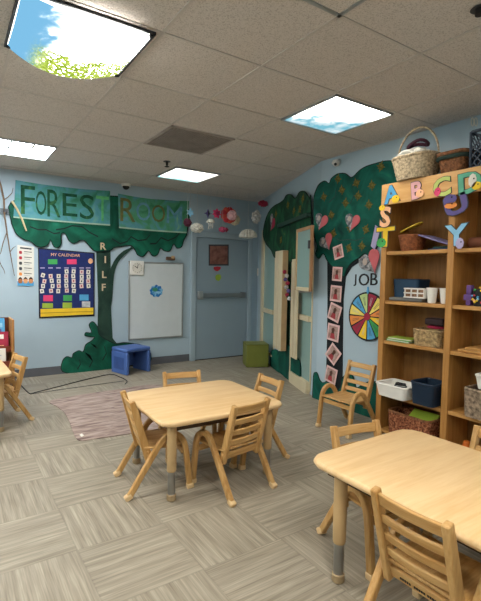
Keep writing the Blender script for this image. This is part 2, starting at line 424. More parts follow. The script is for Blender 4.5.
def text(name, s, c, pl, h, depth, mat, parent=None, fat=0.0, roll=0, sx=1.0, wid=None):
    me = text_mesh(s, h, depth, fat); p, n, r = PL[pl]
    if wid: sx = wid/(max(v.co.x for v in me.vertices)-min(v.co.x for v in me.vertices))
    mt = Matrix(((r.x, 0, n.x, c.x), (r.y, 0, n.y, c.y), (r.z, 1, n.z, c.z), (0, 0, 0, 1)))
    me.transform(mt @ Matrix.Rotation(roll, 4, 'Z') @ Matrix.Diagonal((sx, 1, 1, 1)))
    if parent is None:
        me.transform(Matrix.Translation(-c)); o = link(name, me, mat, None, smooth=False); o.location = c; return o
    return link(name, me, mat, parent, world=True, smooth=False)
# ================================================================= THE ROOM
XL, YF = -3.2, -4.2
struct('floor', MB().bb(XL, CX+.3, YF, YB+.1, -.1, 0), M['floor'])
struct('ceiling', MB().bb(XL, CX+.3, YF, YB+.1, H, H+.1), M['ceiling'])
struct('wall_back', MB().bb(XL, CX+.3, YB, YB+.12, 0, H), M['wall'])
struct('wall_front', MB().bb(XL, CX+.3, YF-.12, YF, 0, H), M['wall'])
struct('wall_left', MB().bb(XL-.12, XL, YF, YB, 0, H), M['wall'])
struct('wall_right', MB().bb(BX, BX+.12, YF, BY, 0, H), M['wall'])
pA, nA, rA = PL['A']
struct('wall_angled', MB().prism([Vector((BX, BY, 0)), Vector((CX, YB, 0)), Vector((CX, YB, H)), Vector((BX, BY, H))], -nA*.12), M['wall'])
g = MB()
T = .61
for i in range(-5, 6): g.bb(i*T-.008, i*T+.008, YF, YB, H-.004, H+.01)
for j in range(-6, 7): g.bb(XL, CX+.05, j*T-.008, j*T+.008, H-.004, H+.01)
g.bb(XL, CX, YB-.02, YB, H-.005, H+.01)
g.prism([Vector((BX, BY, H-.005)), Vector((CX, YB, H-.005)), Vector((CX, YB, H+.01)), Vector((BX, BY, H+.01))], nA*.02)
g.bb(BX-.02, BX, YF, BY, H-.005, H+.01)
struct('trim_1', g, M['grid'])
struct('baseboard_back', MB().bb(XL, 2.10, YB-.012, YB, 0, .105), M['base'], None, .003)
struct('baseboard_right', MB().bb(BX-.012, BX, YF, -1.0, 0, .105), M['base'], None, .003)
# ------------------------------------------------------------ ceiling lights
LW = 13.0
def cell(i, j): return i*T, (i+1)*T, j*T, (j+1)*T
def light(label, i, j, kind, white, tint=1.0, group=None):
    x0, x1, y0, y1 = cell(i, j); x0 += .015; x1 -= .015; y0 += .015; y1 -= .015
    if kind == 'leaf': x0 -= .05; x1 -= .012
    t = thing('ceiling_light', label, 'ceiling light', ((x0+x1)/2, (y0+y1)/2, H-.02), 0, group)
    fr = MB()
    for a in ((x0, x1, y0, y0+.012), (x0, x1, y1-.012, y1), (x0, x0+.012, y0, y1), (x1-.012, x1, y0, y1)): fr.bb(*a, H-.016, H-.002)
    obj('frame', fr, M['darkgrey'] if kind == 'leaf' else M['alu'], t, world=True)
    mat = lampmat('lit cover ' + kind, kind, white, tint)
    if kind == 'leaf':
        mb = MB(); n = 24; vs = []
        for a in range(n+1):
            row = []
            for b in range(n+1):
                u, v = a/n, b/n; eu, ev = 1-(2*u-1)**2, 1-(2*v-1)**2
                z = H-.012 - .080*eu*v**1.5*(1.25-.5*u) - .03*eu*(1-v) - .015*ev*(1-u) - .03*eu*ev
                y = y0+.012+(y1-y0-.02)*v + .012*eu*v
                row.append(mb.bm.verts.new((x0+.014+(x1-x0-.028)*u, y, z)))
            vs.append(row)
        for a in range(n):
            for b in range(n): mb.bm.faces.new((vs[a][b], vs[a+1][b], vs[a+1][b+1], vs[a][b+1]))
        c = obj('fabric_cover', mb, mat, t, world=True)
        obj('diffuser', MB().bb(x0+.013, x1-.013, y0+.013, y1-.013, H-.004, H-.002), lampmat('bright diffuser', 'plain', 2.0), t, world=True)
        clips = MB()
        for cx_ in (x0+.02, x1-.02):
            for cy_ in (y0+.02, y1-.02): clips.cyl((cx_, cy_, H-.022), (cx_, cy_, H-.012), .012)
        obj('magnet', clips, M['black'], t, world=True)
    else:
        obj('diffuser', MB().bb(x0+.012, x1-.012, y0+.012, y1-.012, H-.008, H-.003), mat, t, world=True)
        if kind == 'tube':
            dv = MB()
            for k in (1, 2): dv.bb(x0+(x1-x0)*k/3-.009, x0+(x1-x0)*k/3+.009, y0+.012, y1-.012, H-.011, H-.007)
            dv.bb(x0, x1, (y0+y1)/2-.009, (y0+y1)/2+.009, H-.011, H-.007)
            obj('divider', dv, M['grey'], t, world=True)
    return t
light('ceiling light under a sagging fabric cover printed with blue sky and green leaves', -1, 0, 'leaf', LW*1.15, 1.0)
light('square ceiling light with a sky cover, teal clouds along one edge, above the bookshelf side', 2, 0, 'cloud', LW*.65)
light('small-looking white ceiling light near the door, past the grey air grille', 2, 4, 'faint', LW*.11)
light('plain bluish white ceiling light in three strips, high before the forest banner', -1, 4, 'tube', LW*1.5)
for i, j, k in ((-4, 4, 2.0), (-4, 0, 2.2), (-1, -4, 1.5), (2, -4, .6), (-4, -4, 1)):
    light('white ceiling light over the part of the room behind the view', i, j, 'plain', LW*k, 1, 'lights outside the view')
t = thing('ceiling_panel', 'pale unlit ceiling panel with a metal rim at the top edge of the picture', 'ceiling panel', (.305, -.915, H-.02))
x0, x1, y0, y1 = cell(0, -2)
obj('panel', MB().bb(x0+.02, x1-.02, y0+.02, y1-.02, H-.008, H-.003), M['ceiling'], t, world=True)
f = MB()
for a in ((x0, x1, y0, y0+.02), (x0, x1, y1-.02, y1), (x0, x0+.02, y0, y1), (x1-.02, x1, y0, y1)): f.bb(*a, H-.012, H-.002)
obj('rim', f, M['alu'], t, world=True)
x0, x1, y0, y1 = cell(1, 2)
t = thing('ceiling_vent', 'dark grey square air grille set in the ceiling tiles', 'vent', ((x0+x1)/2, (y0+y1)/2, H-.02))
obj('backing', MB().bb(x0+.01, x1-.01, y0+.01, y1-.01, H-.005, H-.003), plain('grille back', '857c75', .9), t, world=True)
f = MB()
for a in ((x0, x1, y0, y0+.02), (x0, x1, y1-.02, y1), (x0, x0+.02, y0, y1), (x1-.02, x1, y0, y1)): f.bb(*a, H-.012, H-.002)
obj('frame', f, plain('grille frame', 'a59c95', .7), t, world=True)
f = MB()
for k in range(1, 24): f.bb(x0+k*T/24-.003, x0+k*T/24+.003, y0+.02, y1-.02, H-.011, H-.005); f.bb(x0+.02, x1-.02, y0+k*T/24-.003, y0+k*T/24+.003, H-.011, H-.005)
obj('grille', f, plain('grille mesh', '9b928b', .7), t, world=True)
# small ceiling fittings
p = atZ(126, 186, H-.03)
t = thing('ceiling_camera', 'small dark dome camera on the ceiling above the forest banner', 'camera', (p.x, p.y, H-.06))
obj('mount', MB().cyl((p.x, p.y, H-.035), (p.x, p.y, H-.002), .06, .065, 24), M['white'], t, world=True)
obj('dome', MB().ball((p.x, p.y, H-.035), .045), M['black'], t, world=True)
p = atZ(167, 164, H-.03)
t = thing('ceiling_sprinkler', 'small dark sprinkler head hanging beside the small white light', 'sprinkler', (p.x, p.y, H-.06))
obj('plate', MB().lathe([(.04, H-.006), (.035, H-.002)], (p.x, p.y, 0)), M['darkgrey'], t, world=True)
obj('nozzle', MB().lathe([(.006, H-.065), (.026, H-.06), (.026, H-.056), (.008, H-.05), (.014, H-.03), (.014, H-.005)], (p.x, p.y, 0)), M['black'], t, world=True)
p = atZ(480, 8, H)
t = thing('ceiling_sprinkler', 'dark sprinkler head in the ceiling tile at the top corner over the bookshelf', 'sprinkler', (p.x, p.y, H-.06))
obj('plate', MB().lathe([(.04, H-.006), (.035, H-.002)], (p.x, p.y, 0)), M['darkgrey'], t, world=True)
obj('nozzle', MB().lathe([(.02, H-.03), (.02, H-.005)], (p.x, p.y, 0)), M['black'], t, world=True)
p = at(338, 162, 'R', .02)
t = thing('wall_sensor', 'small white motion sensor high on the wall over the tree mural', 'sensor', p)
obj('bracket', MB().box(p+Vector((.01, 0, .01)), (.03, .03, .04)), M['grey'], t, world=True)
obj('head', MB().box(p+Vector((-.02, .01, -.01)), (.06, .06, .05), Matrix.Rotation(.5, 3, 'Y')), M['white'], t, .012, world=True)
obj('lens', MB().ball(p+Vector((-.045, -.01, -.03)), .014), M['darkgrey'], t, world=True)
# ================================================================= BACK WALL
def face(pts_px, pl): return [at(x, y, pl) for x, y in pts_px]
# door
d0, d1, dz = 2.19, 3.12, 1.855
t = struct('door_1', MB().bb(d0, d1, YB-.03, YB-.002, .012, dz), M['door'], None, .004)
W[t.name] = Matrix.Identity(4)
f = MB().bb(d0-.085, d0-.006, YB-.045, YB-.001, 0, dz+.09).bb(d1+.006, d1+.085, YB-.045, YB-.001, 0, dz+.09).bb(d0-.006, d1+.006, YB-.045, YB-.001, dz+.006, dz+.09)
obj('door_frame', f, M['doorframe'], t, .006)
obj('door_gap', MB().bb(d0, d1, YB-.02, YB-.003, .0, .012), M['black'], t)
tt = MB().bb(d0+.02, d0+.10, YB-.085, YB-.03, .93, 1.05); obj('lock_case', tt, M['alu'], t, .008)
obj('push_bar', MB().bb(d0+.06, d1-.07, YB-.075, YB-.045, .955, 1.02).bb(d1-.14, d1-.06, YB-.08, YB-.03, .945, 1.03), plain('grey push bar', '7f868b', .35, .03, metal=.5), t, .006)
# picture on the door
q = [(208.7, 244.5), (228.6, 244.5), (228.6, 265.6), (208.7, 265.6)]
t = thing('door_picture', 'brown paper picture with a dark border on the grey door', 'picture', at(218, 266, 'B', .03))
board('border', q, 'B', .031, .004, M['darkgrey'], t)
board('paper', [(210, 246), (227.4, 246), (227.4, 264), (210, 264)], 'B', .035, .003, painted('brown paper print', [(.35, '6a4740'), (.6, '8a6056')], 12), t)
solo('door_sticker', board_mb(smooth_poly([(213.5, 267.5), (217, 266.5), (221, 267.5), (218, 271), (215, 270.5)], 3), 'B', .031, .004), M['red'], 'small red paper sticker on the door below the brown picture', 'sticker')
solo('door_sticker', board_mb(smooth_poly([(216, 275), (220, 274.5), (221, 278), (218.5, 281), (215.5, 279)], 3), 'B', .031, .004), M['lime'], 'small green paper sticker on the door under the red one', 'sticker')
p = at(258, 272, 'A'); s0, z0 = wcoord(258, 272, 'A')
t = thing('light_switch', 'white light switch plate on the angled wall beside the door', 'switch', p)
wbox('plate', 'A', s0-.04, s0+.04, z0-.06, z0+.06, 0, .008, M['white'], t, .003)
wbox('rocker', 'A', s0-.012, s0+.012, z0-.03, z0+.03, .008, .016, M['offwhite'], t)
# whiteboard
bx0, bx1, bz0, bz1 = 1.155, 1.985, .375, 1.465
t = thing('whiteboard', 'large framed whiteboard on the back wall beside the door', 'whiteboard', ((bx0+bx1)/2, YB-.01, bz0))
obj('panel', MB().bb(bx0+.01, bx1-.01, YB-.016, YB-.002, bz0+.01, bz1-.01), M['board'], t, world=True)
f = MB()
for a in ((bx0, bx1, bz0, bz0+.022), (bx0, bx1, bz1-.022, bz1), (bx0, bx0+.022, bz0, bz1), (bx1-.022, bx1, bz0, bz1)): f.bb(a[0], a[1], YB-.024, YB-.002, a[2], a[3])
obj('frame', f, M['alu'], t, .004, world=True)
p = at(137, 268, 'B', .03)
t = thing('wall_clock', 'small square white clock at the top corner of the whiteboard', 'clock', p)
obj('case', MB().box(p, (.20, .02, .20)), M['white'], t, .01, world=True)
obj('bezel', MB().prism([p+Vector((.075*math.cos(a), -.011, .075*math.sin(a))) for a in (2*PI*k/28 for k in range(28))], (0, -.003, 0)), M['offwhite'], t, world=True)
hd = MB().box(p+Vector((-.018, -.016, .012)), (.05, .003, .008), Matrix.Rotation(.6, 3, 'Y')).box(p+Vector((.005, -.016, .022)), (.007, .003, .06), Matrix.Rotation(.2, 3, 'Y'))
obj('hand', hd, M['black'], t, world=True)
ht = MB()
for k in range(12):
    a = 2*PI*k/12; ht.box(p+Vector((.062*math.cos(a), -.015, .062*math.sin(a))), (.008, .002, .008))
obj('hour_mark', ht, M['darkgrey'], t, world=True)
p = at(156.3, 291, 'B', .018)
t = thing('earth_sticker', 'round blue picture of the earth stuck on the whiteboard', 'sticker', p)
def disc(c, n, r, th, seg=28, sx=1, sz=1, jag=0):
    rt = Vector((-n.y, n.x, 0)).normalized()
    return MB().prism([c+rt*(r*sx*math.cos(a)*(1+jag*math.sin(a*9)))+ZV*(r*sz*math.sin(a)*(1+jag*math.sin(a*9))) for a in (2*PI*k/seg for k in range(seg))], n*th)
nB = PL['B'][1]
obj('globe', disc(p, nB, .088, .003, 36, 1.1, .95, .08), painted('earth blue', [(.35, '1b4f9a'), (.5, '2f7fc0'), (.6, '7fb6d8')], 20), t, world=True)
obj('land', disc(p+Vector((-.02, -.003, .02)), nB, .035, .003, 18, 1.2, .8, .15), plain('land', '3a8a6a'), t, world=True)
obj('cloud', disc(p+Vector((.03, -.003, -.02)), nB, .028, .003, 18, 1.4, .6, .12), M['paleblue'], t, world=True)
p = at(170.5, 258.5, 'B', .03)
t = thing('board_clip', 'small brown clip holding the top frame of the whiteboard', 'clip', p)
obj('body', MB().box(p, (.14, .03, .05)), plain('clip brown', '6b5140'), t, .01, world=True)
obj('lever', MB().box(p+Vector((.03, -.02, .02)), (.05, .02, .04)), M['tan'], t, .008, world=True)
# calendar pocket chart
t = thing('calendar_chart', 'navy pocket calendar chart with rows of number cards on the back wall', 'calendar', (.24, YB-.01, .735))
c0 = [(38.2, 248), (94.2, 253), (94.2, 315.8), (39.2, 318)]
board('border', grow(c0, .35), 'B', .002, .006, M['black'], t)
board('chart', [(39.2, 249), (93.4, 253.8), (93.4, 314.8), (40, 317)], 'B', .008, .004, M['navy'], t)
K = 1/5.0     # the crop (30,240)-(90,320) was 7.517 px per px
def kq(x, y): return (30+x/7.517, 240+y/7.517)
def quad(x0, y0, x1, y1, f=kq, sk=0.0): return [f(x0, y0), f(x1, y0+sk), f(x1, y1+sk), f(x0, y1)]
for nm, r_, col in (('name_strip', (135, 145, 205, 182), 'green'), ('name_strip', (278, 145, 350, 182), 'pink'),
                    ('name_strip', (100, 415, 172, 460), 'pink'), ('name_strip', (250, 415, 315, 458), 'green'), ('name_strip', (372, 410, 440, 455), 'sky'),
                    ('pocket', (92, 475, 172, 512), 'lime'), ('pocket', (245, 470, 315, 512), 'lime'), ('pocket', (390, 462, 452, 505), 'grey')):
    board(nm, quad(*r_), 'B', .012, .003, M[col], t)
board('yellow_pocket', [(40.5, 309), (93.2, 307.6), (93.2, 314.3), (40.5, 316.8)], 'B', .012, .006, M['yellow'], t)
board('yellow_seam', [(40.5, 312.8), (93.2, 311), (93.2, 311.6), (40.5, 313.5)], 'B', .018, .003, plain('ochre seam', 'a88414'), t)
board('month_badge', smooth_poly([(90.5, 258.3), (92.6, 259.8), (92.6, 262.4), (90.5, 263.8), (88.4, 262.4), (88.4, 259.8)], 2), 'B', .012, .003, M['peach'], t)
text('title', 'MY CALENDAR', at(65.8, 255, 'B', .014), 'B', .036, .003, M['peach'], t, sx=1.0)
for wx in (95, 155, 215, 275, 330, 389, 438):
    board('day_name', quad(wx-18, 206, wx+16, 214), 'B', .012, .002, M['lilac'], t)
cards = {0: [(97, 265), (108, 310), (98, 346), (90, 384)], 1: [(155, 272), (163, 306), (170, 346), (158, 382)], 2: [(215, 272), (216, 310), (216, 346), (212, 384)],
         3: [(275, 236), (272, 272), (273, 306), (273, 343), (277, 380)], 4: [(328, 236), (325, 272), (328, 308), (327, 345), (330, 382)],
         5: [(281+108, 240), (389, 276), (388, 310), (387, 346)], 6: [(440-2, 240), (440, 276), (437, 310), (440, 345)]}
cardm = [M['offwhite'], plain('pinkish card', 'd9c3bd', .8)]
k = 0
for col, lst in cards.items():
    for (x, y) in lst:
        p = kq(x, y)
        a = random.uniform(-.12, .12) if col else .3-.15*lst.index((x, y))
        h = 15/7.517
        pts = [(p[0]+h*(dx*math.cos(a)-dy*math.sin(a)), p[1]+h*(dx*math.sin(a)+dy*math.cos(a))) for dx, dy in ((-.95, -1.05), (.95, -1.05), (.95, 1.05), (-.95, 1.05))]
        o = solo('number_card', board_mb(pts, 'B', .013+.0006*(k % 4), .0015), cardm[k % 3 == 1], 'small white number card in a pocket of the navy calendar chart', 'card', 'number cards in the calendar chart')
        pm = [(p[0]+(q_[0]-p[0])*.32, p[1]+(q_[1]-p[1])*.42) for q_ in pts]
        obj('number_mark', board_mb(pm, 'B', .0165, .001), M['crimson'] if k % 3 == 1 else M['darkgrey'], None)
        mk = bpy.data.objects[-1] if False else None
        k += 1
# marks become children of their cards
_cards = [o for o in C.objects if o.name.startswith('number_card')]; _marks = [o for o in C.objects if o.name.startswith('number_mark')]
for a_, b_ in zip(_cards, _marks):
    b_.data.transform(Matrix.Translation(-a_.location)); b_.parent = a_
# poster of rules
t = thing('wall_poster', 'narrow white poster with red and black lines and faces at its foot', 'poster', at(25, 286, 'B', .01))
board('sheet', [(17.2, 244.8), (33.9, 246.8), (34, 286.3), (17.2, 286)], 'B', .003, .004, M['offwhite'], t)
board('blue_foot', [(17.4, 281), (33.8, 281.5), (33.8, 286), (17.4, 285.8)], 'B', .007, .002, M['sky'], t)
board('title_line', [(20, 247), (31.5, 248.3), (31.5, 249.8), (20, 248.5)], 'B', .007, .002, M['darkgrey'], t)
for k in range(5):
    y = 251 + k*5.4
    col = ('red', 'red', 'darkgrey', 'darkgrey', 'orange')[k]
    board('picture_dot', smooth_poly([(19.3, y), (21.8, y+.2), (21.8, y+2.8), (19.3, y+2.6)], 3), 'B', .007, .002, M[col], t)
    for m_ in range(2): board('text_line', [(24, y+.3+m_*1.9), (31.8-m_*2, y+.9+m_*1.9), (31.8-m_*2, y+1.6+m_*1.9), (24, y+1+m_*1.9)], 'B', .007, .001, M['grey' if m_ else 'darkgrey'], t)
for k, xx in enumerate((20.3, 25.5, 30.8)):
    board('face', smooth_poly([(xx-2.1, 279.8), (xx, 278.2), (xx+2.1, 279.8), (xx+1.6, 283), (xx-1.6, 283)], 3), 'B', .009, .002, plain('face card', ('a8683f', 'd79a6a', 'c98a5c')[k]), t)
    board('hair', smooth_poly([(xx-2.3, 279.6), (xx, 276.9), (xx+2.3, 279.6), (xx, 278.8)], 3), 'B', .011, .002, M['brown'], t)
# the forest tree on the back wall: bush, trunk, branch, crown
t = thing('tree_mural', 'green cut-out tree with a dark trunk under the forest banner', 'tree mural', at(103, 372, 'B', .01))
bush = [(62.5, 371), (63, 361), (67, 357), (72, 358), (73.5, 354), (79, 351), (83.5, 352), (86, 345), (92, 341), (95, 337), (91.5, 336.5), (85, 335), (86, 333), (92, 332.5), (89.5, 325), (92.5, 322), (97, 327), (98.5, 334), (103, 338), (110, 342), (116, 344), (124, 343), (133, 344), (141, 345.5), (149, 351), (149, 362), (128, 365), (108, 370), (80, 373.5)]
board('bush_edge', smooth_poly(grow(bush, .9), 3), 'B', .0095, .006, M['treedark'], t)
board('bush', bush, 'B', .0155, .006, M['crown'], t, 3)
for a in ([(74, 355), (79, 359), (80, 364), (77, 369)], [(84, 352), (90, 355), (92, 361), (89, 367)], [(98, 341), (104, 346), (106, 353), (102, 360)], [(90, 343), (95, 345), (97, 349)], [(112, 346), (110, 353), (113, 361)], [(126, 348), (123, 353), (125, 360)]):
    board('painted_line', a + [(x+.8, y+.5) for x, y in reversed(a)], 'B', .0215, .002, M['treedark'], t)
trunk = [(95.5, 238), (110.5, 238), (110.3, 275), (111, 310), (112.5, 338), (118, 345), (92, 345), (97.5, 335), (98, 300), (97, 270)]
board('trunk', trunk, 'B', .002, .006, M['trunk'], t)
branch = [(107, 285), (110, 270), (116, 258), (124, 250.5), (131, 247), (128, 241), (140, 240), (146, 246), (134, 248), (126, 254), (118.5, 262), (114, 275), (112, 300), (109, 312), (106, 300)]
board('branch', smooth_poly(branch, 3), 'B', .0085, .004, M['trunk'], t)
crown = [(11.5, 202), (11.5, 220), (14, 228), (17, 234), (24, 239), (31, 241), (36, 245.5), (42, 246.8), (47.5, 244.5), (50.5, 239.5), (54, 246), (58, 247.2), (60.8, 243), (60.5, 235.5), (62, 232.5), (66, 234), (69.5, 240.5), (74, 243), (80, 240), (85, 240.5), (90, 246), (96, 251), (110, 250), (114, 247), (122, 246), (131, 245), (135.5, 250), (138, 254.5), (142.5, 256.2), (146, 252.5), (149, 250.5), (153, 255.5), (157.2, 254), (160, 247.5), (164, 250), (169.5, 250.7), (173.2, 243.5), (177, 247.5), (181, 246.5), (183.2, 240), (187, 230), (186, 205), (150, 200), (100, 196), (50, 198)]
board('crown_edge', smooth_poly(grow(crown, 1.0), 3), 'B', .014, .006, M['treedark'], t)
board('crown', crown, 'B', .020, .006, M['crown'], t, 3)
# painted dark scallops on the crown
for a in ([(30, 226), (38, 229), (46, 229), (54, 233), (60, 232)], [(56, 229), (64, 228), (72, 225), (82, 226), (90, 232), (98, 236)], [(112, 238), (120, 243), (127, 241), (131, 236), (138, 240), (146, 239), (150, 234)], [(150, 243), (156, 243), (161, 237), (168, 240), (175, 237), (181, 231)]):
    lo = [(x, y+1.3) for x, y in reversed(a)]
    board('painted_line', a + lo, 'B', .026, .002, M['treedark'], t)
# R I L F on the trunk
for ch, x, y in (('R', 103.3, 246.3), ('I', 105.3, 259.5), ('L', 104.3, 274.5), ('F', 103.8, 287.3)):
    o = text('trunk_letter', ch, at(x, y, 'B', (.031 if ch == 'R' else .012)), 'B', .088, .006, plain('cream letter card', 'c9b596', .8), None, .02)
    tag(o, 'cream cut-out letter %s on the dark trunk of the forest tree' % ch, 'letter', 'letters on the forest tree trunk')
# the two banner pieces, gently bowed paper
def banner(name, label, quadpx, letters, mat, top_sag):
    (ax, ay), (bx_, by_), (cx_, cy_), (dx_, dy_) = quadpx
    t = thing(name, label, 'banner', at((ax+cx_)/2, cy_, 'B', .03))
    n = 20; top = []; bot = []
    for k in range(n+1):
        f = k/n; s = top_sag*4*f*(1-f)
        top.append((ax+(bx_-ax)*f, ay+(by_-ay)*f+s)); bot.append((dx_+(cx_-dx_)*f, dy_+(cy_-dy_)*f+s*.25))
    board('paper', top + bot[::-1], 'B', .032, .004, mat, t)
    e = MB()
    obj('paper_edge', board_mb([(x, y-.2) for x, y in bot] + [(x, y+1.2) for x, y in reversed(bot)], 'B', .033, .0045), plain('pale banner edge', '9ab8a4'), t, world=True)
    for i_, (ch, x, y, h, mt, wpx) in enumerate(letters):
        wd = (at(x+wpx/2, y, 'B')-at(x-wpx/2, y, 'B')).length
        text('letter', ch, at(x, y, 'B', .0375+.0008*(i_ % 2)), 'B', h, .003, mt, t, .0, wid=wd)
    return t
bl, bb_, bc = M['bletter'], M['bletterb'], M['bletterc']
banner('forest_banner', 'long blue green banner reading FOREST at the head of the wall', [(15.5, 180), (110, 191), (110, 224.5), (13.5, 216.5)],
       [('F', 28, 200, .34, bl, 14), ('O', 41, 203, .29, bl, 10.5), ('R', 54, 203.5, .33, bl, 13), ('E', 70, 205, .28, bl, 14.5), ('S', 87, 207, .31, bl, 14), ('T', 102.5, 208.5, .32, M['bgreen'], 12.5)], M['banner'], 1.5)
banner('room_banner', 'green and blue banner with the word after FOREST, past the trunk', [(118, 193.5), (189, 201), (186.5, 232), (119, 226.8)],
       [('R', 128, 210, .31, bb_, 15), ('O', 143.5, 211.5, .25, bc, 14), ('O', 158.5, 213.5, .24, bb_, 13), ('M', 174.5, 215, .25, bc, 15)], M['banner2'], 2.0)
# wall bracket and bare branch by the banner end
s0, z0 = wcoord(4, 211.5, 'B')
t = thing('wall_bracket', 'grey bracket on the wall at the far end of the forest banner', 'bracket', at(4, 214, 'B', .03))
wbox('plate', 'B', s0-.12, s0+.10, z0-.035, z0+.035, 0, .02, plain('bracket grey', '6c7880'), t, .004)
wbox('arm', 'B', s0-.01, s0+.03, z0-.015, z0+.015, .02, .10, M['darkgrey'], t)
t = thing('hanging_branch', 'thin bare twigs hanging from the wall bracket beside the banner', 'branch', at(6, 240, 'B', .09))
def wp(pts, off): return [at(x, y, 'B', off) for x, y in pts]
bark = plain('twig bark', '6d5a48', .9, .1)
obj('stem', MB().tube(wp([(-3, 175), (1, 186), (4, 200), (4.5, 215), (7, 232), (10, 252), (14.5, 276)], .09), [.012, .011, .010, .010, .008, .006, .003]), bark, t, world=True)
obj('twig', MB().tube(wp([(4, 200), (8, 197), (12, 193), (13, 188)], .09), [.006, .005, .004, .003]), bark, t, world=True)
obj('twig', MB().tube(wp([(-2, 258), (1, 265), (4, 270), (5, 274)], .07), [.006, .005, .004, .002]), bark, t, world=True)
obj('twig', MB().tube(wp([(10, 252), (13, 248), (16, 246)], .09), [.005, .004, .002]), bark, t, world=True)
obj('twig', MB().tube(wp([(7, 232), (3, 243), (1, 252), (-2, 258)], .09), [.006, .005, .004, .004]), bark, t, world=True)
solo('hanging_stick', MB().tube(wp([(12, 201), (17, 209), (22, 219), (26.5, 231)], .06), [.012, .012, .011, .008]), plain('peeled stick', 'c9b98f', .7), 'pale peeled stick leaning across the end of the forest banner', 'stick')
# ================================================================= ANGLED WALL: windows with painted leaves
def aw(px, py=300): return wcoord(px, py, 'A')
sC = -(Vector((CX-BX, YB-BY, 0)).length)
def zc(px, py, off=0): return wcoord(px, py, 'A', off)[1]
def window(name, xl, xr, ytop, ybot, rail_y, jamb):
    s0, s1 = aw(xl)[0], aw(xr)[0]; xm = (xl+xr)/2; zt, zb, zr = zc(xm, ytop), zc(xm, ybot), zc(xm, rail_y)
    e = bpy.data.objects.new(name, None); C.objects.link(e); e.location = at(xm, ybot, 'A'); e['kind'] = 'structure'
    W[e.name] = Matrix.Translation(e.location)
    wbox('window_pane', 'A', s0, s1, zb, zt, .004, .012, M['glass'], e)
    p, n, r = PL['A']
    f = MB()
    def fb(a, b, c, d, o=.04): f.prism([p+r*a+n*.002+ZV*c, p+r*b+n*.002+ZV*c, p+r*b+n*.002+ZV*d, p+r*a+n*.002+ZV*d], n*o)
    fb(s0-jamb, s0, zb-.03, zt+.05); fb(s1-.004, s1+.014, zb-.03, zt+.05, .014); fb(s0, s1, zr-.03, zr+.03, .045); fb(s0, s1, zt, zt+.05); fb(s0, s1, zb-.03, zb)
    obj('window_frame', f, M['cream'], e, .004, world=True)
    return e
window('window_1', 264.5, 275, 232, 352, 311, .10)
window('window_2', 294.5, 312.9, 252, 384, 317.0, .02)
# sill box under the second window
s0, s1 = aw(295)[0], aw(312.5)[0]
struct('trim_2', MB().prism([pA+rA*s0+ZV*.0+nA*.002, pA+rA*s1+nA*.002, pA+rA*s1+nA*.002+ZV*.135, pA+rA*s0+nA*.002+ZV*.135], nA*.055), M['cream'], None, .005)
# two folded-back wooden shutters standing off the wall
def shutter(label, xl, xr, ytop, ybot, depth, tanside):
    a = aw(xl, 300); s0 = a[0]; 
    s0 = wcoord(xl, 300, 'A', depth)[0]; s1 = wcoord(xr, 300, 'A', depth)[0]; xm = (xl+xr)/2
    zt, zb = zc(xm, ytop, depth), zc(xm, ybot, depth)
    t = thing('window_shutter', label, 'shutter', at(xm, ybot, 'A', depth))
    w = s1-s0
    wbox('stile', 'A', s0, s0+w*.44, zb, zt, .066, depth, M['cream'], t, .006)
    wbox('stile', 'A', s0+w*.50, s1-.012, zb, zt, .066, depth, M['cream'], t, .006)
    wbox('side_board', 'A', s1-.011, s1, zb+.004, zt-.004, .066, depth-.006, M['tan'] if tanside else M['cream'], t, .002)
    wbox('back_board', 'A', s0+w*.1, s1-.013, zb+.02, zt-.02, .0645, .080, M['tan'], t)
    return t
shutter('tall cream window shutter standing between the two windows, farther from the bookshelf', 274.3, 281.5, 251, 350, .14, True)
shutter('tall cream window shutter beside the green trunk, nearer the bookshelf', 291, 297.2, 259, 359, .082, False)
# open sash with a wooden frame and a pane
def sash():
    d = .17
    s0, s1 = wcoord(295.5, 260, 'A', d)[0], wcoord(310.5, 260, 'A', d)[0]; zt, zb = zc(303, 227.5, d), zc(303, 291, d)
    t = thing('open_sash', 'wood-framed glass sash swung open above the cream shutter', 'window sash', at(303, 292, 'A', d))
    wbox('glass_pane', 'A', s0+.028, s1-.03, zb+.035, zt-.03, d-.015, d-.010, M['glass'], t)
    wbox('stile', 'A', s0, s0+.03, zb, zt, d-.03, d, M['tan'], t, .004)
    wbox('stile', 'A', s1-.035, s1, zb, zt, d-.03, d, plain('brown sash wood', '9a7350'), t, .004)
    wbox('rail', 'A', s0+.03, s1-.035, zt-.035, zt, d-.03, d, plain('brown sash wood pale', 'a98460'), t, .004)
    wbox('rail', 'A', s0+.03, s1-.035, zb, zb+.04, d-.03, d, M['cream'], t, .004)
    wbox('hinge_arm', 'A', s0+.1, s0+.14, zb-.02, zb+.0, .02, d-.01, M['alu'], t)
    wbox('latch', 'A', s1-.035, s1-.015, (zb+zt)/2+.1, (zb+zt)/2+.18, d, d+.02, M['darkgrey'], t)
sash()
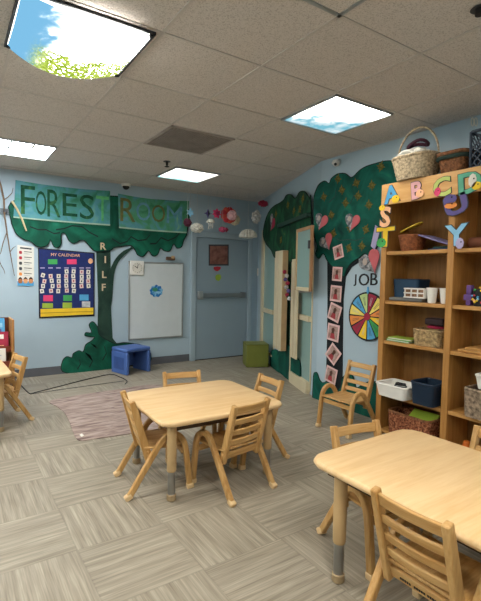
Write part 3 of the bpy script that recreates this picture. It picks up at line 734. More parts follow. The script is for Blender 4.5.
# painted foliage on the angled wall
t = thing('foliage_mural', 'green painted leaf canopy and dark trunk around the windows by the door', 'tree mural', at(285, 380, 'A', .02))
fol = [(264, 236), (264.5, 228), (267, 218), (271, 210), (276, 205.5), (280, 203.5), (284.5, 200), (287, 195.5), (291, 195), (294.5, 198.5), (297.5, 197), (300, 192.5), (304, 191.5), (307.5, 195), (309.5, 199.5), (310.6, 198), (310.8, 245), (310, 255), (306.5, 260), (303, 257), (299, 261), (295, 257.5), (291, 262), (287, 258.5), (283.5, 259), (279, 256.5), (275, 257), (272, 250), (267, 244)]
board('leaf_edge', smooth_poly(grow(fol, .8), 3), 'A', .050, .006, M['treedark'], t)
board('leaf_canopy', fol, 'A', .056, .006, M['crown_o'], t, 3)
board('trunk', [(281, 240), (292.5, 235), (291.8, 300), (290, 340), (292, 362), (283, 362), (283.5, 330), (284, 290)], 'A', .005, .006, M['crown'], t)
lz = [(280.6, 224.5), (311, 212.8), (311, 216.4), (280.6, 228.2)]
board('ledge', lz, 'A', .064, .05, plain('ledge green', '14382f', .6), t)
bs = [(272.2, 370), (272, 352), (276, 350), (280, 352), (283, 347), (287, 344), (291, 348), (292, 358), (296, 357), (299.5, 361), (301, 371), (299.5, 380), (295.5, 378), (292, 384), (287.5, 380), (281, 373)]
board('bush_edge', smooth_poly(grow(bs, .6), 3), 'A', .010, .012, M['treedark'], t)
board('bush', bs, 'A', .022, .01, M['crown_r'], t, 3)
for k, (x, y) in enumerate(((276, 214), (288, 205), (300, 209), (281, 240), (303, 199), (294, 211))):
    c = at(x, y, 'A', .064); n_ = PL['A'][1]; rt = PL['A'][2]; pts = []
    for i in range(16):
        a = PI/2 + .3*k + i*PI/8; r = (.060, .036, .046, .034, .062, .030, .044, .024)[i % 8]
        pts.append(c + rt*(r*math.cos(a)) + ZV*(r*math.sin(a)))
    solo('paper_leaf', MB().prism(pts, n_*.003), M['leaf'], 'gold brown paper leaf stuck on the green canopy by the windows', 'paper leaf', 'gold leaves on the window canopy')
# flowers dangling beside the shutter
p = at(285, 300, 'A', .16)
t = thing('hanging_garland', 'thin garland of pink and white paper bits hanging by the cream shutter', 'garland', p)
pts = [at(284.5+3*k/7+(k % 2)*1.8, 272+k*3.8, 'A', .16) for k in range(8)]
obj('string', MB().tube(pts, .003), M['darkgrey'], t, world=True)
for k, q in enumerate(pts): obj('blossom', MB().ball(q, .024, 2, .3, 3, k), (M['crimson'], M['grey'], M['purple'])[k % 3], t, world=True)
# ================================================================= RIGHT WALL: photo tree, hearts, job wheel
t = thing('photo_tree_mural', 'teal green cut-out tree with a black trunk behind the pine bookshelf end', 'tree mural', at(336, 410, 'R', .01))
cr = [(314.2, 200), (317, 190), (320, 184.5), (325, 181.5), (329.5, 184), (332, 179), (338, 174.5), (345, 174), (350, 177.5), (354, 177), (360, 171), (367, 166.8), (376, 164), (386, 161.5), (396, 162), (401, 166), (401, 215), (392, 240), (380, 244), (374, 251), (370, 256), (365, 253), (360, 257), (352, 262), (346, 270), (343, 276), (329, 262), (324, 253), (319, 258), (316.5, 254), (318, 246), (315, 236), (314.2, 220)]
board('crown_edge', smooth_poly(grow(cr, 1.0), 3), 'R', .009, .005, M['treedark'], t)
board('crown', cr, 'R', .014, .006, M['crown_r'], t, 3)
for a in ([(319, 232), (326, 236), (333, 237), (340, 240), (348, 239), (356, 240), (364, 237)], [(333, 181), (336, 188), (335, 196), (329, 202)], [(355, 178), (352, 186), (354, 195), (350, 203)]):
    board('painted_line', a + [(x+.4, y+.9) for x, y in reversed(a)], 'R', .020, .002, plain('dark teal line', '0b3a35'), t)
tr = [(327.5, 250), (345, 256), (356, 256), (360, 262), (352, 267), (346, 277), (343.6, 300), (343, 340), (342.5, 385), (344, 398), (322, 396), (326, 384), (327.3, 340), (327.8, 300)]
board('trunk', tr, 'R', .003, .005, M['trunk_r'], t)
bu = [(313.8, 404), (313.6, 385), (314.5, 373.5), (317, 373), (319.5, 380), (323, 383), (327, 382), (332, 388), (336, 392), (341, 387), (342.5, 379), (347, 374.5), (352.5, 376), (354.5, 382), (357, 388), (364, 384), (371, 382), (384, 386), (386, 424), (362, 418.5), (340, 411.5), (322, 406.5)]
board('bush_edge', smooth_poly(grow(bu, .7), 3), 'R', .006, .006, M['treedark'], t)
board('bush', bu, 'R', .012, .006, M['crown_r'], t, 3)
# leaves
lp = [(338, 179), (356.5, 183), (381, 166.5), (372, 185.5), (324, 197), (345.6, 203), (369, 205), (349, 248), (366, 229.5), (333.5, 233.5), (331.5, 215), (385, 205), (358, 196), (342, 190), (362, 246), (350, 228)]
for k, (x, y) in enumerate(lp):
    c = at(x, y, 'R', .021); a0 = random.uniform(-.5, .5); pts = []
    for i in range(16):
        a = a0 + PI/2 + i*PI/8; r = .84*(.060, .036, .046, .034, .062, .030, .044, .024)[i % 8] if i else .056
        pts.append(c + Vector((0, -r*math.cos(a), r*math.sin(a))))
    solo('paper_leaf', MB().prism(pts, (-.003, 0, 0)), M['leaf'], 'gold brown paper leaf stuck on the teal tree crown', 'paper leaf', 'gold leaves on the photo tree')
# hearts: one half photo, one half pink
def heart(label, x, y, hpx, roll, pl='R', off=.024, dark=False):
    c = at(x, y, pl, off); p, n, r = PL[pl]; sc_ = (at(x, y-hpx/2, pl, off)-at(x, y+hpx/2, pl, off)).length
    t = thing('paper_heart', label, 'paper heart', c, 0, 'hearts on the trees')
    L_, R__ = [], []
    for i in range(25):
        a = PI*i/24; X = .5*math.sin(a)**3*1.05; Y = (13*math.cos(a)-5*math.cos(2*a)-2*math.cos(3*a)-math.cos(4*a))/30
        L_.append((-X, Y)); R__.append((X, Y))
    cs, sn = math.cos(roll), math.sin(roll)
    def T_(q): return [c + r*(sc_*(u*cs-v*sn)) + ZV*(sc_*(u*sn+v*cs)) for u, v in q]
    obj('photo_half', MB().prism(T_([(u*1.1, v) for u, v in L_]), n*.004), painted('grey photo print', [(.35, '4a4d52'), (.55, '85888c'), (.7, 'b4b6b8')], 30), t, world=True)
    obj('colour_half', MB().prism(T_(R__), n*.004), M['crimson'] if dark else plain('coral heart card', 'bd6066', .8), t, world=True)
    cc = T_([(-.24, .12)])[0] + n*.004
    obj('photo_face', disc(cc, n, sc_*.13, .002, 20, .9, 1.1), plain('face print', 'b7a79c', .8), t, world=True)
heart('two-tone paper heart at the edge of the teal crown, above a slightly lower heart', 321.5, 221, 17, -.35)
heart('two-tone paper heart in the middle of the teal crown', 352.5, 221.5, 18, -.25)
heart('two-tone paper heart just above the topmost trunk photo', 326.5, 241.5, 17, .45)
heart('large two-tone paper heart beside the pine bookshelf end', 370.5, 261.5, 25, .5)
heart('white and dark red paper heart on the canopy edge close to the door', 272.5, 222.5, 17, -.6, 'A', .066, True)
# photos down the trunk
ph = [(338.3, 252, 13.5, .25), (337.2, 274, 14, -.05), (335.9, 293.5, 16, -.06), (334.6, 312.5, 17, -.3), (333.2, 332.5, 17, -.1), (333.2, 354, 17, -.65), (331, 375, 16, -.2)]
wh = ['topmost on the black tree trunk', 'second from the top of the black trunk', 'third down the black trunk', 'in the middle of the black trunk', 'third from the bottom of the black trunk', 'steeply tilted, second from the bottom of the trunk', 'lowest on the black trunk, above the bush']
for (x, y, hp, roll), w_ in zip(ph, wh):
    c = at(x, y, 'R', .024); h = (at(x, y-hp/2, 'R', .024)-at(x, y+hp/2, 'R', .024)).length
    t = thing('photo_print', 'pink bordered photo print, ' + w_, 'photo', c, 0, 'photos on the tree trunk')
    cs, sn = math.cos(roll), math.sin(roll)
    def Q(u, v, o): return c + Vector((-o, -(u*cs-v*sn), u*sn+v*cs))
    def rect(u0, u1, v0, v1, o): return MB().prism([Q(u0, v0, o), Q(u1, v0, o), Q(u1, v1, o), Q(u0, v1, o)], (-.002, 0, 0))
    obj('border', rect(-h*.47, h*.47, -h*.5, h*.5, 0), plain('pink photo border', 'd9b6b3', .7), t, world=True)
    obj('picture', rect(-h*.36, h*.36, -h*.38, h*.38, .002), painted('photo backdrop', [(.4, '9a7a72'), (.6, 'b8a099')], 20), t, world=True)
    obj('figure', MB().prism([Q(h*.11*math.cos(a), h*.16+h*.13*math.sin(a), .004) for a in (2*PI*k/14 for k in range(14))], (-.002, 0, 0)).prism([Q(-h*.10, -.05*h, .004), Q(h*.10, -.05*h, .004), Q(h*.08, h*.1, .004), Q(-h*.08, h*.1, .004)], (-.002, 0, 0)), plain('figure print', '55382c', .8), t, world=True)
    obj('clothes', MB().prism([Q(-h*.2, -.36*h, .004), Q(h*.2, -.36*h, .004), Q(h*.12, -.04*h, .004), Q(-h*.12, -.04*h, .004)], (-.002, 0, 0)), plain('figure clothes', '9c3a40', .8), t, world=True)
# JOB letters and wheel
for ch, x, y in (('J', 355, 280.2), ('O', 363.9, 279.6), ('B', 374, 279.2)):
    o = text('wall_letter', ch, at(x, y, 'R', .004), 'R', .112, .006, M['black'], None, .0, sx=1.05)
    tag(o, 'black wall letter %s above the colourful spinner wheel' % ch, 'letter', 'letters above the spinner wheel')
wc = at(367.8, 316.5, 'R', .012); wr = .228
t = thing('spinner_wheel', 'round job wheel of coloured wedges on the blue wall by the bookshelf', 'wheel', wc)
nR = PL['R'][1]
obj('rim', disc(wc, nR, wr, .006, 48), M['black'], t, world=True)
wcol = ['crimson', 'yellow', 'orange', 'yellow', 'green', 'sky', 'yellow', 'crimson', 'orange', 'yellow', 'sky', 'lightgreen']
M['lightgreen'] = plain('pale green', 'b9cf8a', .7); M['paleyellow'] = plain('pale yellow', 'e7d46a', .7)
for k, cn in enumerate(wcol):
    a0, a1 = 2*PI*k/12+.035, 2*PI*(k+1)/12-.035; r1, r0 = wr*.93, wr*.17
    pts = [(r0, (a0+a1)/2-.15)] + [(r1, a0+(a1-a0)*i/6) for i in range(7)] + [(r0, (a0+a1)/2+.15)]
    P3 = [wc + nR*.006 + Vector((0, -r*math.sin(a), r*math.cos(a))) for r, a in pts]
    obj('wedge', MB().prism(P3, nR*.002), M['paleyellow'] if k in (1, 9) else M[cn], t, world=True)
    am = (a0+a1)/2
    tl = MB()
    for q_ in (-.05, .05):
        tl.prism([wc + nR*.008 + Vector((0, -r*math.sin(am+q_*b), r*math.cos(am+q_*b))) for r, b in ((wr*.45, 1.2), (wr*.8, 1.0), (wr*.8, .6), (wr*.45, .6))], nR*.001)
    obj('wedge_text', tl, M['darkgrey'] if k % 3 else M['grey'], t, world=True)
obj('hub', disc(wc + nR*.008, nR, wr*.15, .006, 24), M['crimson'], t, world=True)
c = wc + ZV*(wr+.012) + nR*.008
obj('pointer', MB().prism([c+Vector((0, .008, .035)), c+Vector((0, -.008, .035)), c+Vector((0, -.008, -.0)), c+Vector((0, -.02, .0)), c+Vector((0, 0, -.035)), c+Vector((0, .02, 0)), c+Vector((0, .008, 0))], nR*.006), M['sky'], t, world=True)
# ================================================================= HANGING PAPER SHAPES BEFORE THE DOOR
HY = 3.35
def hang(name, label, px, py, build, mat, y=HY, group='paper shapes hanging before the door'):
    c = atY(px, py, y)
    t = thing('hanging_' + name, label, 'hanging decoration', c, 0, group)
    build(t, c)
    obj('string', MB().cyl(c, Vector((c.x, c.y, H-.003)), .0022, seg=6), M['grey'], t, world=True)
    return t
def puff(r, mat, sq=(1, 1, 1), amp=.25, freq=3.5, sub=4, name='body'):
    return lambda t, c: obj(name, MB().ball(c, (r*sq[0], r*sq[1], r*sq[2]), sub, amp, freq, c.x*9), mat, t, world=True)
def many(*fs): return lambda t, c: [f(t, c) for f in fs]
def shifted(f, dx, dy, dz): return lambda t, c: f(t, c + Vector((dx, dy, dz)))
def starshape(r, mat, n=5, th=.02, inner=.45):
    def g_(t, c):
        pts = []
        for i in range(2*n):
            a = PI/2 + i*PI/n; rr = r if i % 2 == 0 else r*inner
            pts.append(c + Vector((rr*math.cos(a), -th/2, rr*math.sin(a))))
        obj('star', MB().prism(pts, (0, th, 0)), mat, t, world=True)
    return g_
WP = plain('white tissue', 'd8d5cb', .9, .12, 30, bump=.6)
def fluted(r, mat, n=14, name='pleat'):
    def g_(t, c):
        mb = MB(); rr = []
        for i in range(8):
            v = i/7; z = -r*.15 + r*.95*math.sin(v*PI/2); rad = r*math.cos(v*PI/2*.97)
            rr.append([c+Vector((rad*(1+.10*math.cos(n*a))*math.cos(a), rad*(1+.10*math.cos(n*a))*math.sin(a), z)) for a in (2*PI*k/56 for k in range(56))])
        mb.rings(rr); obj(name, mb, mat, t, world=True)
    return g_
def tentacles(r, mat, length=.12, n=6):
    def g_(t, c):
        for k in range(n):
            a = 2*PI*k/n; q = c+Vector((r*.6*math.cos(a), r*.6*math.sin(a), -r*.1))
            obj('streamer', MB().tube([q, q+Vector((.01, 0, -length*.5)), q+Vector((-.005, 0, -length))], [.006, .006, .003], 6), mat, t, world=True)
    return g_
hang('puff', 'oblong white tissue puff hanging by the end of the banner', 197, 228, many(puff(.085, WP, (1.1, .8, .75))), None)
hang('heart', 'dark red paper heart hanging against the end of the banner', 187.5, 222.5, many(puff(.055, plain('maroon tissue', '4d1f33', .8, .1), (1, .7, 1.0))), None, HY-.15)
hang('star', 'pale blue paper star hanging above the dark red heart', 190.3, 212.5, many(starshape(.06, M['paleblue'], 6, .03)), None)
hang('butterfly', 'small purple paper butterfly hanging above the little white octopus', 208, 213.5, many(starshape(.06, M['purple'], 4, .02, .4), shifted(puff(.015, M['black'], (.6, .6, 2.4)), 0, -.02, 0)), None)
hang('octopus', 'little white paper octopus hanging under the purple butterfly', 210.5, 222, many(fluted(.055, WP, 8), tentacles(.05, WP, .09, 6)), None, HY-.16)
hang('flower', 'pink paper flower hanging between the butterfly and the large red flower', 216.8, 213.5, many(starshape(.07, M['pink'], 7, .03, .6), shifted(puff(.028, plain('deep pink', '9a2f55')), 0, -.02, 0)), None)
def bigflower(t, c):
    for k in range(9):
        a = 2*PI*k/9
        obj('petal', MB().ball(c+Vector((.085*math.cos(a), .02, .075*math.sin(a))), (.05, .025, .045), 3, .2, 4, k), plain('red tissue %d' % (k % 2), ('c2353f', 'd5564a')[k % 2], .85), t, world=True)
    obj('centre', MB().ball(c+Vector((.01, -.05, -.01)), .068, 4, .3, 4, 2), plain('pale pink tissue', 'e3b5b8', .9, .1, 30), t, world=True)
hang('flower', 'large red tissue flower with a pale pink centre, biggest of the hanging shapes', 229.5, 215, bigflower, None)
hang('puff', 'cream tissue ball hanging behind the large red flower', 235, 220, many(puff(.075, plain('cream tissue', 'cbbfa8', .9, .1))), None, HY+.14)
hang('fish', 'pink paper fish with dark spots hanging under the large red flower', 222.5, 229.5, many(puff(.05, plain('pink spots', 'd1567f', .8, .3, 30), (1.15, .7, .75)), shifted(starshape(.035, M['crimson'], 4, .02), .07, 0, 0)), None, HY-.13)
hang('dome', 'large pleated white paper dome hanging in front of the door', 248, 236, many(fluted(.125, WP, 16), puff(.10, WP, (1.1, 1.1, .35))), None, HY-.1)
hang('ghost', 'crumpled grey white paper shape hanging above the pleated dome', 256, 217, many(puff(.075, plain('crumpled paper', 'd0cecb', .9, .15, 25), (.9, .6, 1.15), .5, 3)), None, HY-.1)
hang('bow', 'magenta paper bow hanging highest, close to the ceiling', 263, 203.5, many(puff(.065, M['crimson'], (1.2, .6, .7), .4, 3)), None, HY-.1)
# ================================================================= BOOKSHELF
SX0, SX1, SY0 = 2.04, 2.335, .265
BAY, PO = .55, .05
t = thing('bookshelf', 'tall honey pine bookshelf of two bays along the blue wall', 'bookshelf', (2.19, -.3, 0))
SH = [.055, .355, .785, 1.11, 1.505]
ys = [SY0, SY0-.575, SY0-1.15]          # outer faces of the posts
for k, y in enumerate(ys): obj('side_panel', MB().bb(SX0, SX1, y-PO, y, 0, 2.03), M['shelf_z'], t, .004, world=True)
for k in range(2):
    y1_, y0_ = ys[k]-PO, ys[k+1]
    for z in SH + [2.0]: obj('shelf_board', MB().bb(SX0+.008, SX1-.008, y0_, y1_, z-.028, z), M['shelf_y'], t, .003, world=True)
    obj('back_panel', MB().bb(SX1-.012, SX1-.002, y0_, y1_, .03, 2.0), M['shelf_back'], t, world=True)
obj('header_board', MB().bb(SX0-.018, SX0, ys[2]-PO, ys[0], 1.875, 2.04), M['header'], t, .003, world=True)
# letter cut-outs on the header and posts
def letter(ch, x, y, h, col, lab, sx=1.1, roll=0, off=.02, extra=()):
    c = at(x, y, 'S', off)
    t = thing('letter_cutout', lab, 'letter', c, 0, 'alphabet letters on the bookshelf')
    text('outline', ch, c, 'S', h*1.0, .003, M['darkgrey'], t, .055, roll, sx)
    text('face', ch, c + PL['S'][1]*.003, 'S', h, .003, col, t, .03, roll, sx)
    for (dx, dz, r, cl, ex) in extra:
        obj('animal', disc(c + PL['S'][1]*.0062 + Vector((0, -dx, dz)), PL['S'][1], r, .002, 22, ex[0], ex[1], .06), cl, t, world=True)
        obj('eye', disc(c + PL['S'][1]*.0085 + Vector((0, -dx-r*.3, dz+r*.3)), PL['S'][1], r*.16, .001, 10), M['black'], t, world=True)
letter('A', 391.5, 194, .125, M['sky'], 'blue letter A on the shelf header with a small yellow animal', 1.05, .12, .02, [(.045, -.045, .03, M['yellow'], (1.2, 1))])
letter('B', 417, 190, .120, plain('dusty pink', 'd9a3a8'), 'pink letter B on the shelf header, under the white basket', 1.0, .1, .02, [(.03, -.03, .03, M['peach'], (1.1, 1))])
letter('C', 442, 187, .125, plain('lime letter', 'b4c36a'), 'lime green letter C on the shelf header, under the brown basket', 1.1, .1, .02, [(-.03, -.03, .025, M['pink'], (1, 1.2))])
letter('D', 470, 182.5, .130, plain('sea green', '58a88a'), 'sea green letter D on the shelf header, under the navy crate', 1.2, .08, .02, [(.02, .01, .034, M['offwhite'], (.8, 1.3)), (.05, -.03, .03, M['yellow'], (1.1, .9))])
letter('S', 385.5, 217, .150, M['peach'], 'peach letter S at the top of the bookshelf end post', 1.05, -.05, .020, [(-.03, .075, .022, M['yellow'], (1.3, 1))])
letter('T', 385.5, 237, .145, M['yellow'], 'yellow letter shape with a green animal below the peach S', 1.3, 0, .004, [(-.035, -.045, .042, M['green'], (1.1, .9))])
letter('U', 456, 205, .125, M['purple'], 'purple letter U on the middle post under the header', 1.4, .25, .02, [(-.04, .045, .04, M['purple'], (1.2, .8)), (-.035, -.0, .035, M['orange'], (1.3, .6))])
letter('Y', 456.5, 235, .135, M['paleblue'], 'light blue letter Y on the middle post below the purple U', 1.15, .05, .004, [(.03, -.06, .032, M['lilac'], (.9, 1.2))])
c = at(376, 240, 'R', .03)
solo('paper_card', MB().prism([at(x, y, 'R', .028) for x, y in ((375.5, 225), (380.5, 229), (375, 250), (371, 246))], (-.003, 0, 0)), M['lilac'], 'lilac paper strip stuck beside the yellow letter on the bookshelf end', 'paper')
# ------------------------------------------------------------ containers
def rrect(cx, cy, w, d, r, n=40):
    """points round a rounded rectangle"""
    pts = []
    per = []
    for sx, sy, a0 in ((1, 1, 0), (-1, 1, PI/2), (-1, -1, PI), (1, -1, 3*PI/2)):
        for k in range(n//4):
            a = a0 + PI/2*k/(n//4-1); per.append((cx+sx*(w/2-r)+r*math.cos(a), cy+sy*(d/2-r)+r*math.sin(a)))
    # resample evenly
    L_ = [0]
    for i in range(1, len(per)+1): L_.append(L_[-1]+math.dist(per[i % len(per)], per[i-1]))
    m_ = n*2; out = []
    j = 0
    for i in range(m_):
        s = L_[-1]*i/m_
        while L_[j+1] < s: j += 1
        f = (s-L_[j])/((L_[j+1]-L_[j]) or 1); a, b = per[j], per[(j+1) % len(per)]
        out.append((a[0]+(b[0]-a[0])*f, a[1]+(b[1]-a[1])*f))
    return out
def container(w, d, h, taper=.85, r=.04, weave=0, rows=12, wall=.012):
    """an open tub standing on z=0, outside woven in relief if weave>0"""
    mb = MB(); rr = []
    n = 40
    for i in range(rows+1):
        f = i/rows; k = taper+(1-taper)*f
        pts = rrect(0, 0, w*k, d*k, r*k, n); ring = []
        for q, (x, y) in enumerate(pts):
            l = math.hypot(x, y); o = weave*(1 if (q//2+i) % 2 else -1)
            ring.append((x+x/l*o, y+y/l*o, h*f))
        rr.append(ring)
    inner = []
    for i in range(rows, -1, -rows//3 if rows >= 3 else -1):
        f = i/rows; k = taper+(1-taper)*f
        inner.append([(x, y, max(h*f, .008)) for x, y in rrect(0, 0, w*k-2*wall, d*k-2*wall, max(.005, r*k-wall), n)])
    mb.rings(rr + inner)
    return mb
def rim(w, d, h, r=.04, t=.012): return MB().tube([(x, y, h) for x, y in rrect(0, 0, w, d, r, 40)], t, 8, True)
def tub(name, label, cat, loc, rot, w, d, h, mat, taper=.85, r=.04, weave=0, rimt=.008, rmat=None, group=None, rows=12):
    t = thing(name, label, cat, loc, rot, group)
    obj('body', container(w, d, h, taper, r, weave, rows), mat, t)
    obj('rim', rim(w-.008, d-.008, h, r, rimt), rmat or mat, t)
    return t
E = .002
# on top of the bookshelf (stands on the header and top board)
ZT = 2.042
def toploc(px, y_): pass
bk = tub('basket', 'pale wicker basket with a tall hoop handle on the bookshelf end', 'basket', (2.088, -.005, ZT), 0, .27, .36, .165, M['basket'], .76, .11, .004, .012)
hp = []
for k in range(25):
    a = PI*k/24; hp.append((0, .178*math.cos(a), .155+.24*math.sin(a)))
obj('handle', MB().tube(hp, .008, 8), M['basket'], bk)
solo('cloth_bundle', MB().ball((2.088, .02, ZT+.175), (.10, .125, .065), 4, .35, 3, 1), M['offwhite'], 'white cloth bundle heaped in the hoop-handled basket', 'cloth')
solo('maroon_cloth', MB().tube([(2.10+.05*math.cos(a), .0+.08*math.sin(a), ZT+.275+.014*math.sin(2*a+.5)) for a in (2*PI*k/20 for k in range(20))], .013, 8, True), plain('maroon cloth', '3c1428', .8), 'dark maroon loop of cloth on top of the white bundle', 'cloth')
b2 = tub('basket', 'brown wicker basket between the hoop-handled basket and the navy crate', 'basket', (2.15, -.305, ZT), 0, .25, .22, .135, M['brownbasket'], .80, .05, .005, .013)
obj('fabric_band', MB().tube([(x, y, .105) for x, y in rrect(0, 0, .246, .216, .05, 40)], .016, 8, True), plain('dark green band', '20332c', .8), b2)
# navy lattice crate
t = thing('crate', 'navy lattice plastic crate on top of the bookshelf', 'crate', (2.17, -.588, ZT)); cw, cdp, chh = .25, .30, .24
f = MB()
for sx in (-1, 1):
    for k in range(-2, 9):
        for s_ in (1, -1):
            # diagonal bars clipped to the face
            y0_ = -cdp/2 + k*cdp/6; y1_ = y0_ + s_*chh*.9
            pts = []
            for q in range(9):
                f_ = q/8; yy = y0_+(y1_-y0_)*f_
                if -cdp/2 <= yy <= cdp/2: pts.append((sx*cw/2*(.9+.1*f_), yy, .01+chh*.92*f_))
            if len(pts) > 1: f.ribbon(pts, (1, 0, 0), .005, .008)
for sy in (-1, 1):
    for k in range(-2, 9):
        for s_ in (1, -1):
            x0_ = -cw/2 + k*cw/6; x1_ = x0_ + s_*chh*.9; pts = []
            for q in range(9):
                f_ = q/8; xx = x0_+(x1_-x0_)*f_
                if -cw/2 <= xx <= cw/2: pts.append((xx, sy*cdp/2, .01+chh*.92*f_))
            if len(pts) > 1: f.ribbon(pts, (0, 1, 0), .005, .008)
obj('lattice', f, M['navypl'], t)
obj('base', MB().bb(-cw/2*.9, cw/2*.9, -cdp/2, cdp/2, .002, .012), M['navypl'], t)
obj('rim', rim(cw, cdp, chh, .02, .011), M['navypl'], t)
for sx in (-1, 1):
    for sy in (-1, 1): obj('corner_post', MB().cyl((sx*cw/2*.9, sy*cdp/2*.98, .0), (sx*cw/2*.98, sy*cdp/2*.98, chh), .009), M['navypl'], t)
s0_, z0_ = wcoord(476, 122, 'R')
t = thing('wall_hook', 'pair of small pale hooks high on the wall above the navy crate', 'hook', at(476, 124, 'R', .01))
for k in (-1, 1):
    c = at(474.5+k*1.7, 122, 'R', .006)
    obj('hook', MB().tube([c+Vector((-.004-.006*math.sin(a), .010*math.cos(a)*1, .028*math.sin(a))) for a in (2*PI*q/20 for q in range(20))], .004, 6, True), M['offwhite'], t, world=True)
# --- upper shelf
z = SH[4]+E
def yz(px, py, x=2.12): p_ = atX(px, py, x); return p_.y
tub('basket', 'round red brown tapered basket on the upper shelf', 'basket', (2.15, .055, z), 0, .19, .21, .12, M['redbasket'], .72, .09, .0035, .008)
mb = MB().lathe([(.088, -.006), (.094, 0), (.088, .006), (.03, .008)], (0, 0, 0), 32)
bmesh.ops.rotate(mb.bm, verts=mb.bm.verts[:], cent=(0, 0, 0), matrix=Matrix.Rotation(-.36, 3, 'X') @ Matrix.Rotation(-.25, 3, 'Y')); bmesh.ops.translate(mb.bm, vec=(2.12, .045, z+.182), verts=mb.bm.verts[:])
solo('yellow_lid', mb, plain('ochre yellow', 'b79c2a', .6), 'round yellow lid resting tilted on the red brown basket', 'lid')
solo('purple_tray', MB().box((2.15, -.185, z+.072), (.20, .26, .012), Matrix.Rotation(.32, 3, 'X')), plain('muted purple', '6e6891', .5), 'flat purple tray leaning across the upper shelf', 'tray', None, .004)
solo('blue_folder', MB().box((2.20, -.20, z+.006), (.2, .17, .010)), plain('dark blue folder', '1f3a5c', .5), 'dark blue folder lying under the purple tray', 'folder', None, .003)
solo('green_folder', MB().box((2.195, -.215, z+.017), (.19, .12, .010), Matrix.Rotation(.05, 3, 'Z')), plain('dark teal folder', '24504f', .5), 'dark teal folder lying on the blue folder', 'folder', None, .003)
solo('fabric_roll', MB().cyl((2.17, -.52, z+.041), (2.17, -.40, z+.041), .04, seg=20), plain('brown fabric', '7a4a36', .8), 'brown fabric roll on the upper shelf of the farther bay', 'fabric', None, .008)
# --- second shelf
z = SH[3]+E
solo('grey_tray', MB().bb(2.06, 2.28, -.11, .19, z, z+.028), plain('grey tray', '63625f', .5), 'flat grey tray on the shelf under the dark blue bin', 'tray', None, .008)
t = tub('storage_bin', 'dark blue fabric bin standing on the grey tray', 'bin', (2.19, .075, z+.03), 0, .18, .235, .14, plain('dark navy fabric', '16364f', .6), .93, .03, 0, .006, M['navypl'])
t = thing('bead_crate', 'small white crate with open slots in front of the blue bin', 'crate', (2.075, -.045, z+.03))
f = MB()
for k in range(4): f.bb(-.022, .022, -.085+k*.055-.004+.0, -.085+k*.055+.004, 0, .075)
for zz in (.0, .033, .066): f.bb(-.022, .022, -.09, .09, zz, zz+.010)
obj('lattice', f, M['white'], t)
obj('lining', MB().bb(-.015, .015, -.085, .085, .003, .065), plain('wood beads', '7a5a40', .7, .3, 60), t)
def cup(label, y_, x_):
    t = thing('paper_cup', label, 'cup', (x_, y_, z), 0, 'white cups on the shelf')
    obj('body', MB().rings([[(r*math.cos(a), r*math.sin(a), zz) for a in (2*PI*k/24 for k in range(24))] for r, zz in ((.028, 0), (.040, .11), (.037, .11), (.026, .004))]), M['white'], t)
    obj('lip', MB().tube([(.0395*math.cos(a), .0395*math.sin(a), .11) for a in (2*PI*k/24 for k in range(24))], .003, 6, True), M['white'], t)
cup('white cup standing next to the white slotted crate', -.178, 2.085); cup('white cup tucked beside the middle post', -.264, 2.115)
# other bay
solo('purple_block', MB().bb(2.07, 2.12, -.49, -.425, z+.035, z+.075).bb(2.075, 2.115, -.475, -.44, z, z+.14), plain('purple toy', '5f3f80', .5), 'purple toy tower standing in the farther bay', 'toy', None, .005)
t = thing('bead_basket', 'black wire basket of many coloured beads in the farther bay', 'basket', (2.10, -.57, z))
obj('body', container(.12, .15, .115, .9, .03), M['black'], t)
for k in range(46):
    a = random.random(); sgn = random.choice((0, 1))
    c_ = (-.062, random.uniform(-.07, .07), random.uniform(.01, .11)) if k < 26 else (random.uniform(-.05, .05), random.uniform(-.06, .06), .115+random.uniform(0, .012))
    obj('bead', MB().ball(c_, .009, 1), (M['white'], M['yellow'], M['red'], M['sky'], M['green'], M['peach'], M['paleblue'])[k % 7], t)
# --- third shelf
z = SH[2]+E
for k, (cc, lab) in enumerate((('green', 'mid green picture book lying under the yellow green one'), ('lime', 'yellow green picture book on top of the mid green one'))):
    bk_ = thing('picture_book', lab, 'book', (2.125, .09-.01*k, z+.016*k), .08*k, 'green books on the shelf')
    obj('cover', MB().bb(-.07, .07, -.105, .105, 0, .003).bb(-.07, .07, -.105, .105, .012, .015).bb(.067, .07, -.105, .105, 0, .015), M[cc], bk_)
    obj('pages', MB().bb(-.067, .066, -.10, .10, .003, .012), M['offwhite'], bk_)
t = tub('basket', 'straw woven basket with pink cloth on the third shelf', 'basket', (2.155, -.155, z), 0, .20, .24, .115, M['strawbasket'], .92, .04, .004, .009)
solo('pink_cloth', MB().ball((2.15, -.185, z+.140), (.06, .07, .012), 4, .25, 3, 5), plain('raspberry cloth', 'b02a4f', .8), 'raspberry cloth folded on the straw basket', 'cloth')
solo('black_pouch', MB().box((2.15, -.185, z+.182), (.10, .15, .055)), plain('dark pouch', '2a1a1e', .7), 'dark pouch on top of the raspberry cloth', 'pouch', None, .015)
for k in range(2):
    solo('wooden_tray', MB().bb(2.06+.006*k, 2.27, -.72, -.405-.05*k, z+.019*k, z+.018+.019*k), M['shelf_y'], ('wide wooden tray on the third shelf of the farther bay', 'smaller wooden tray on top of the wide one in the farther bay')[k], 'tray', None, .004)
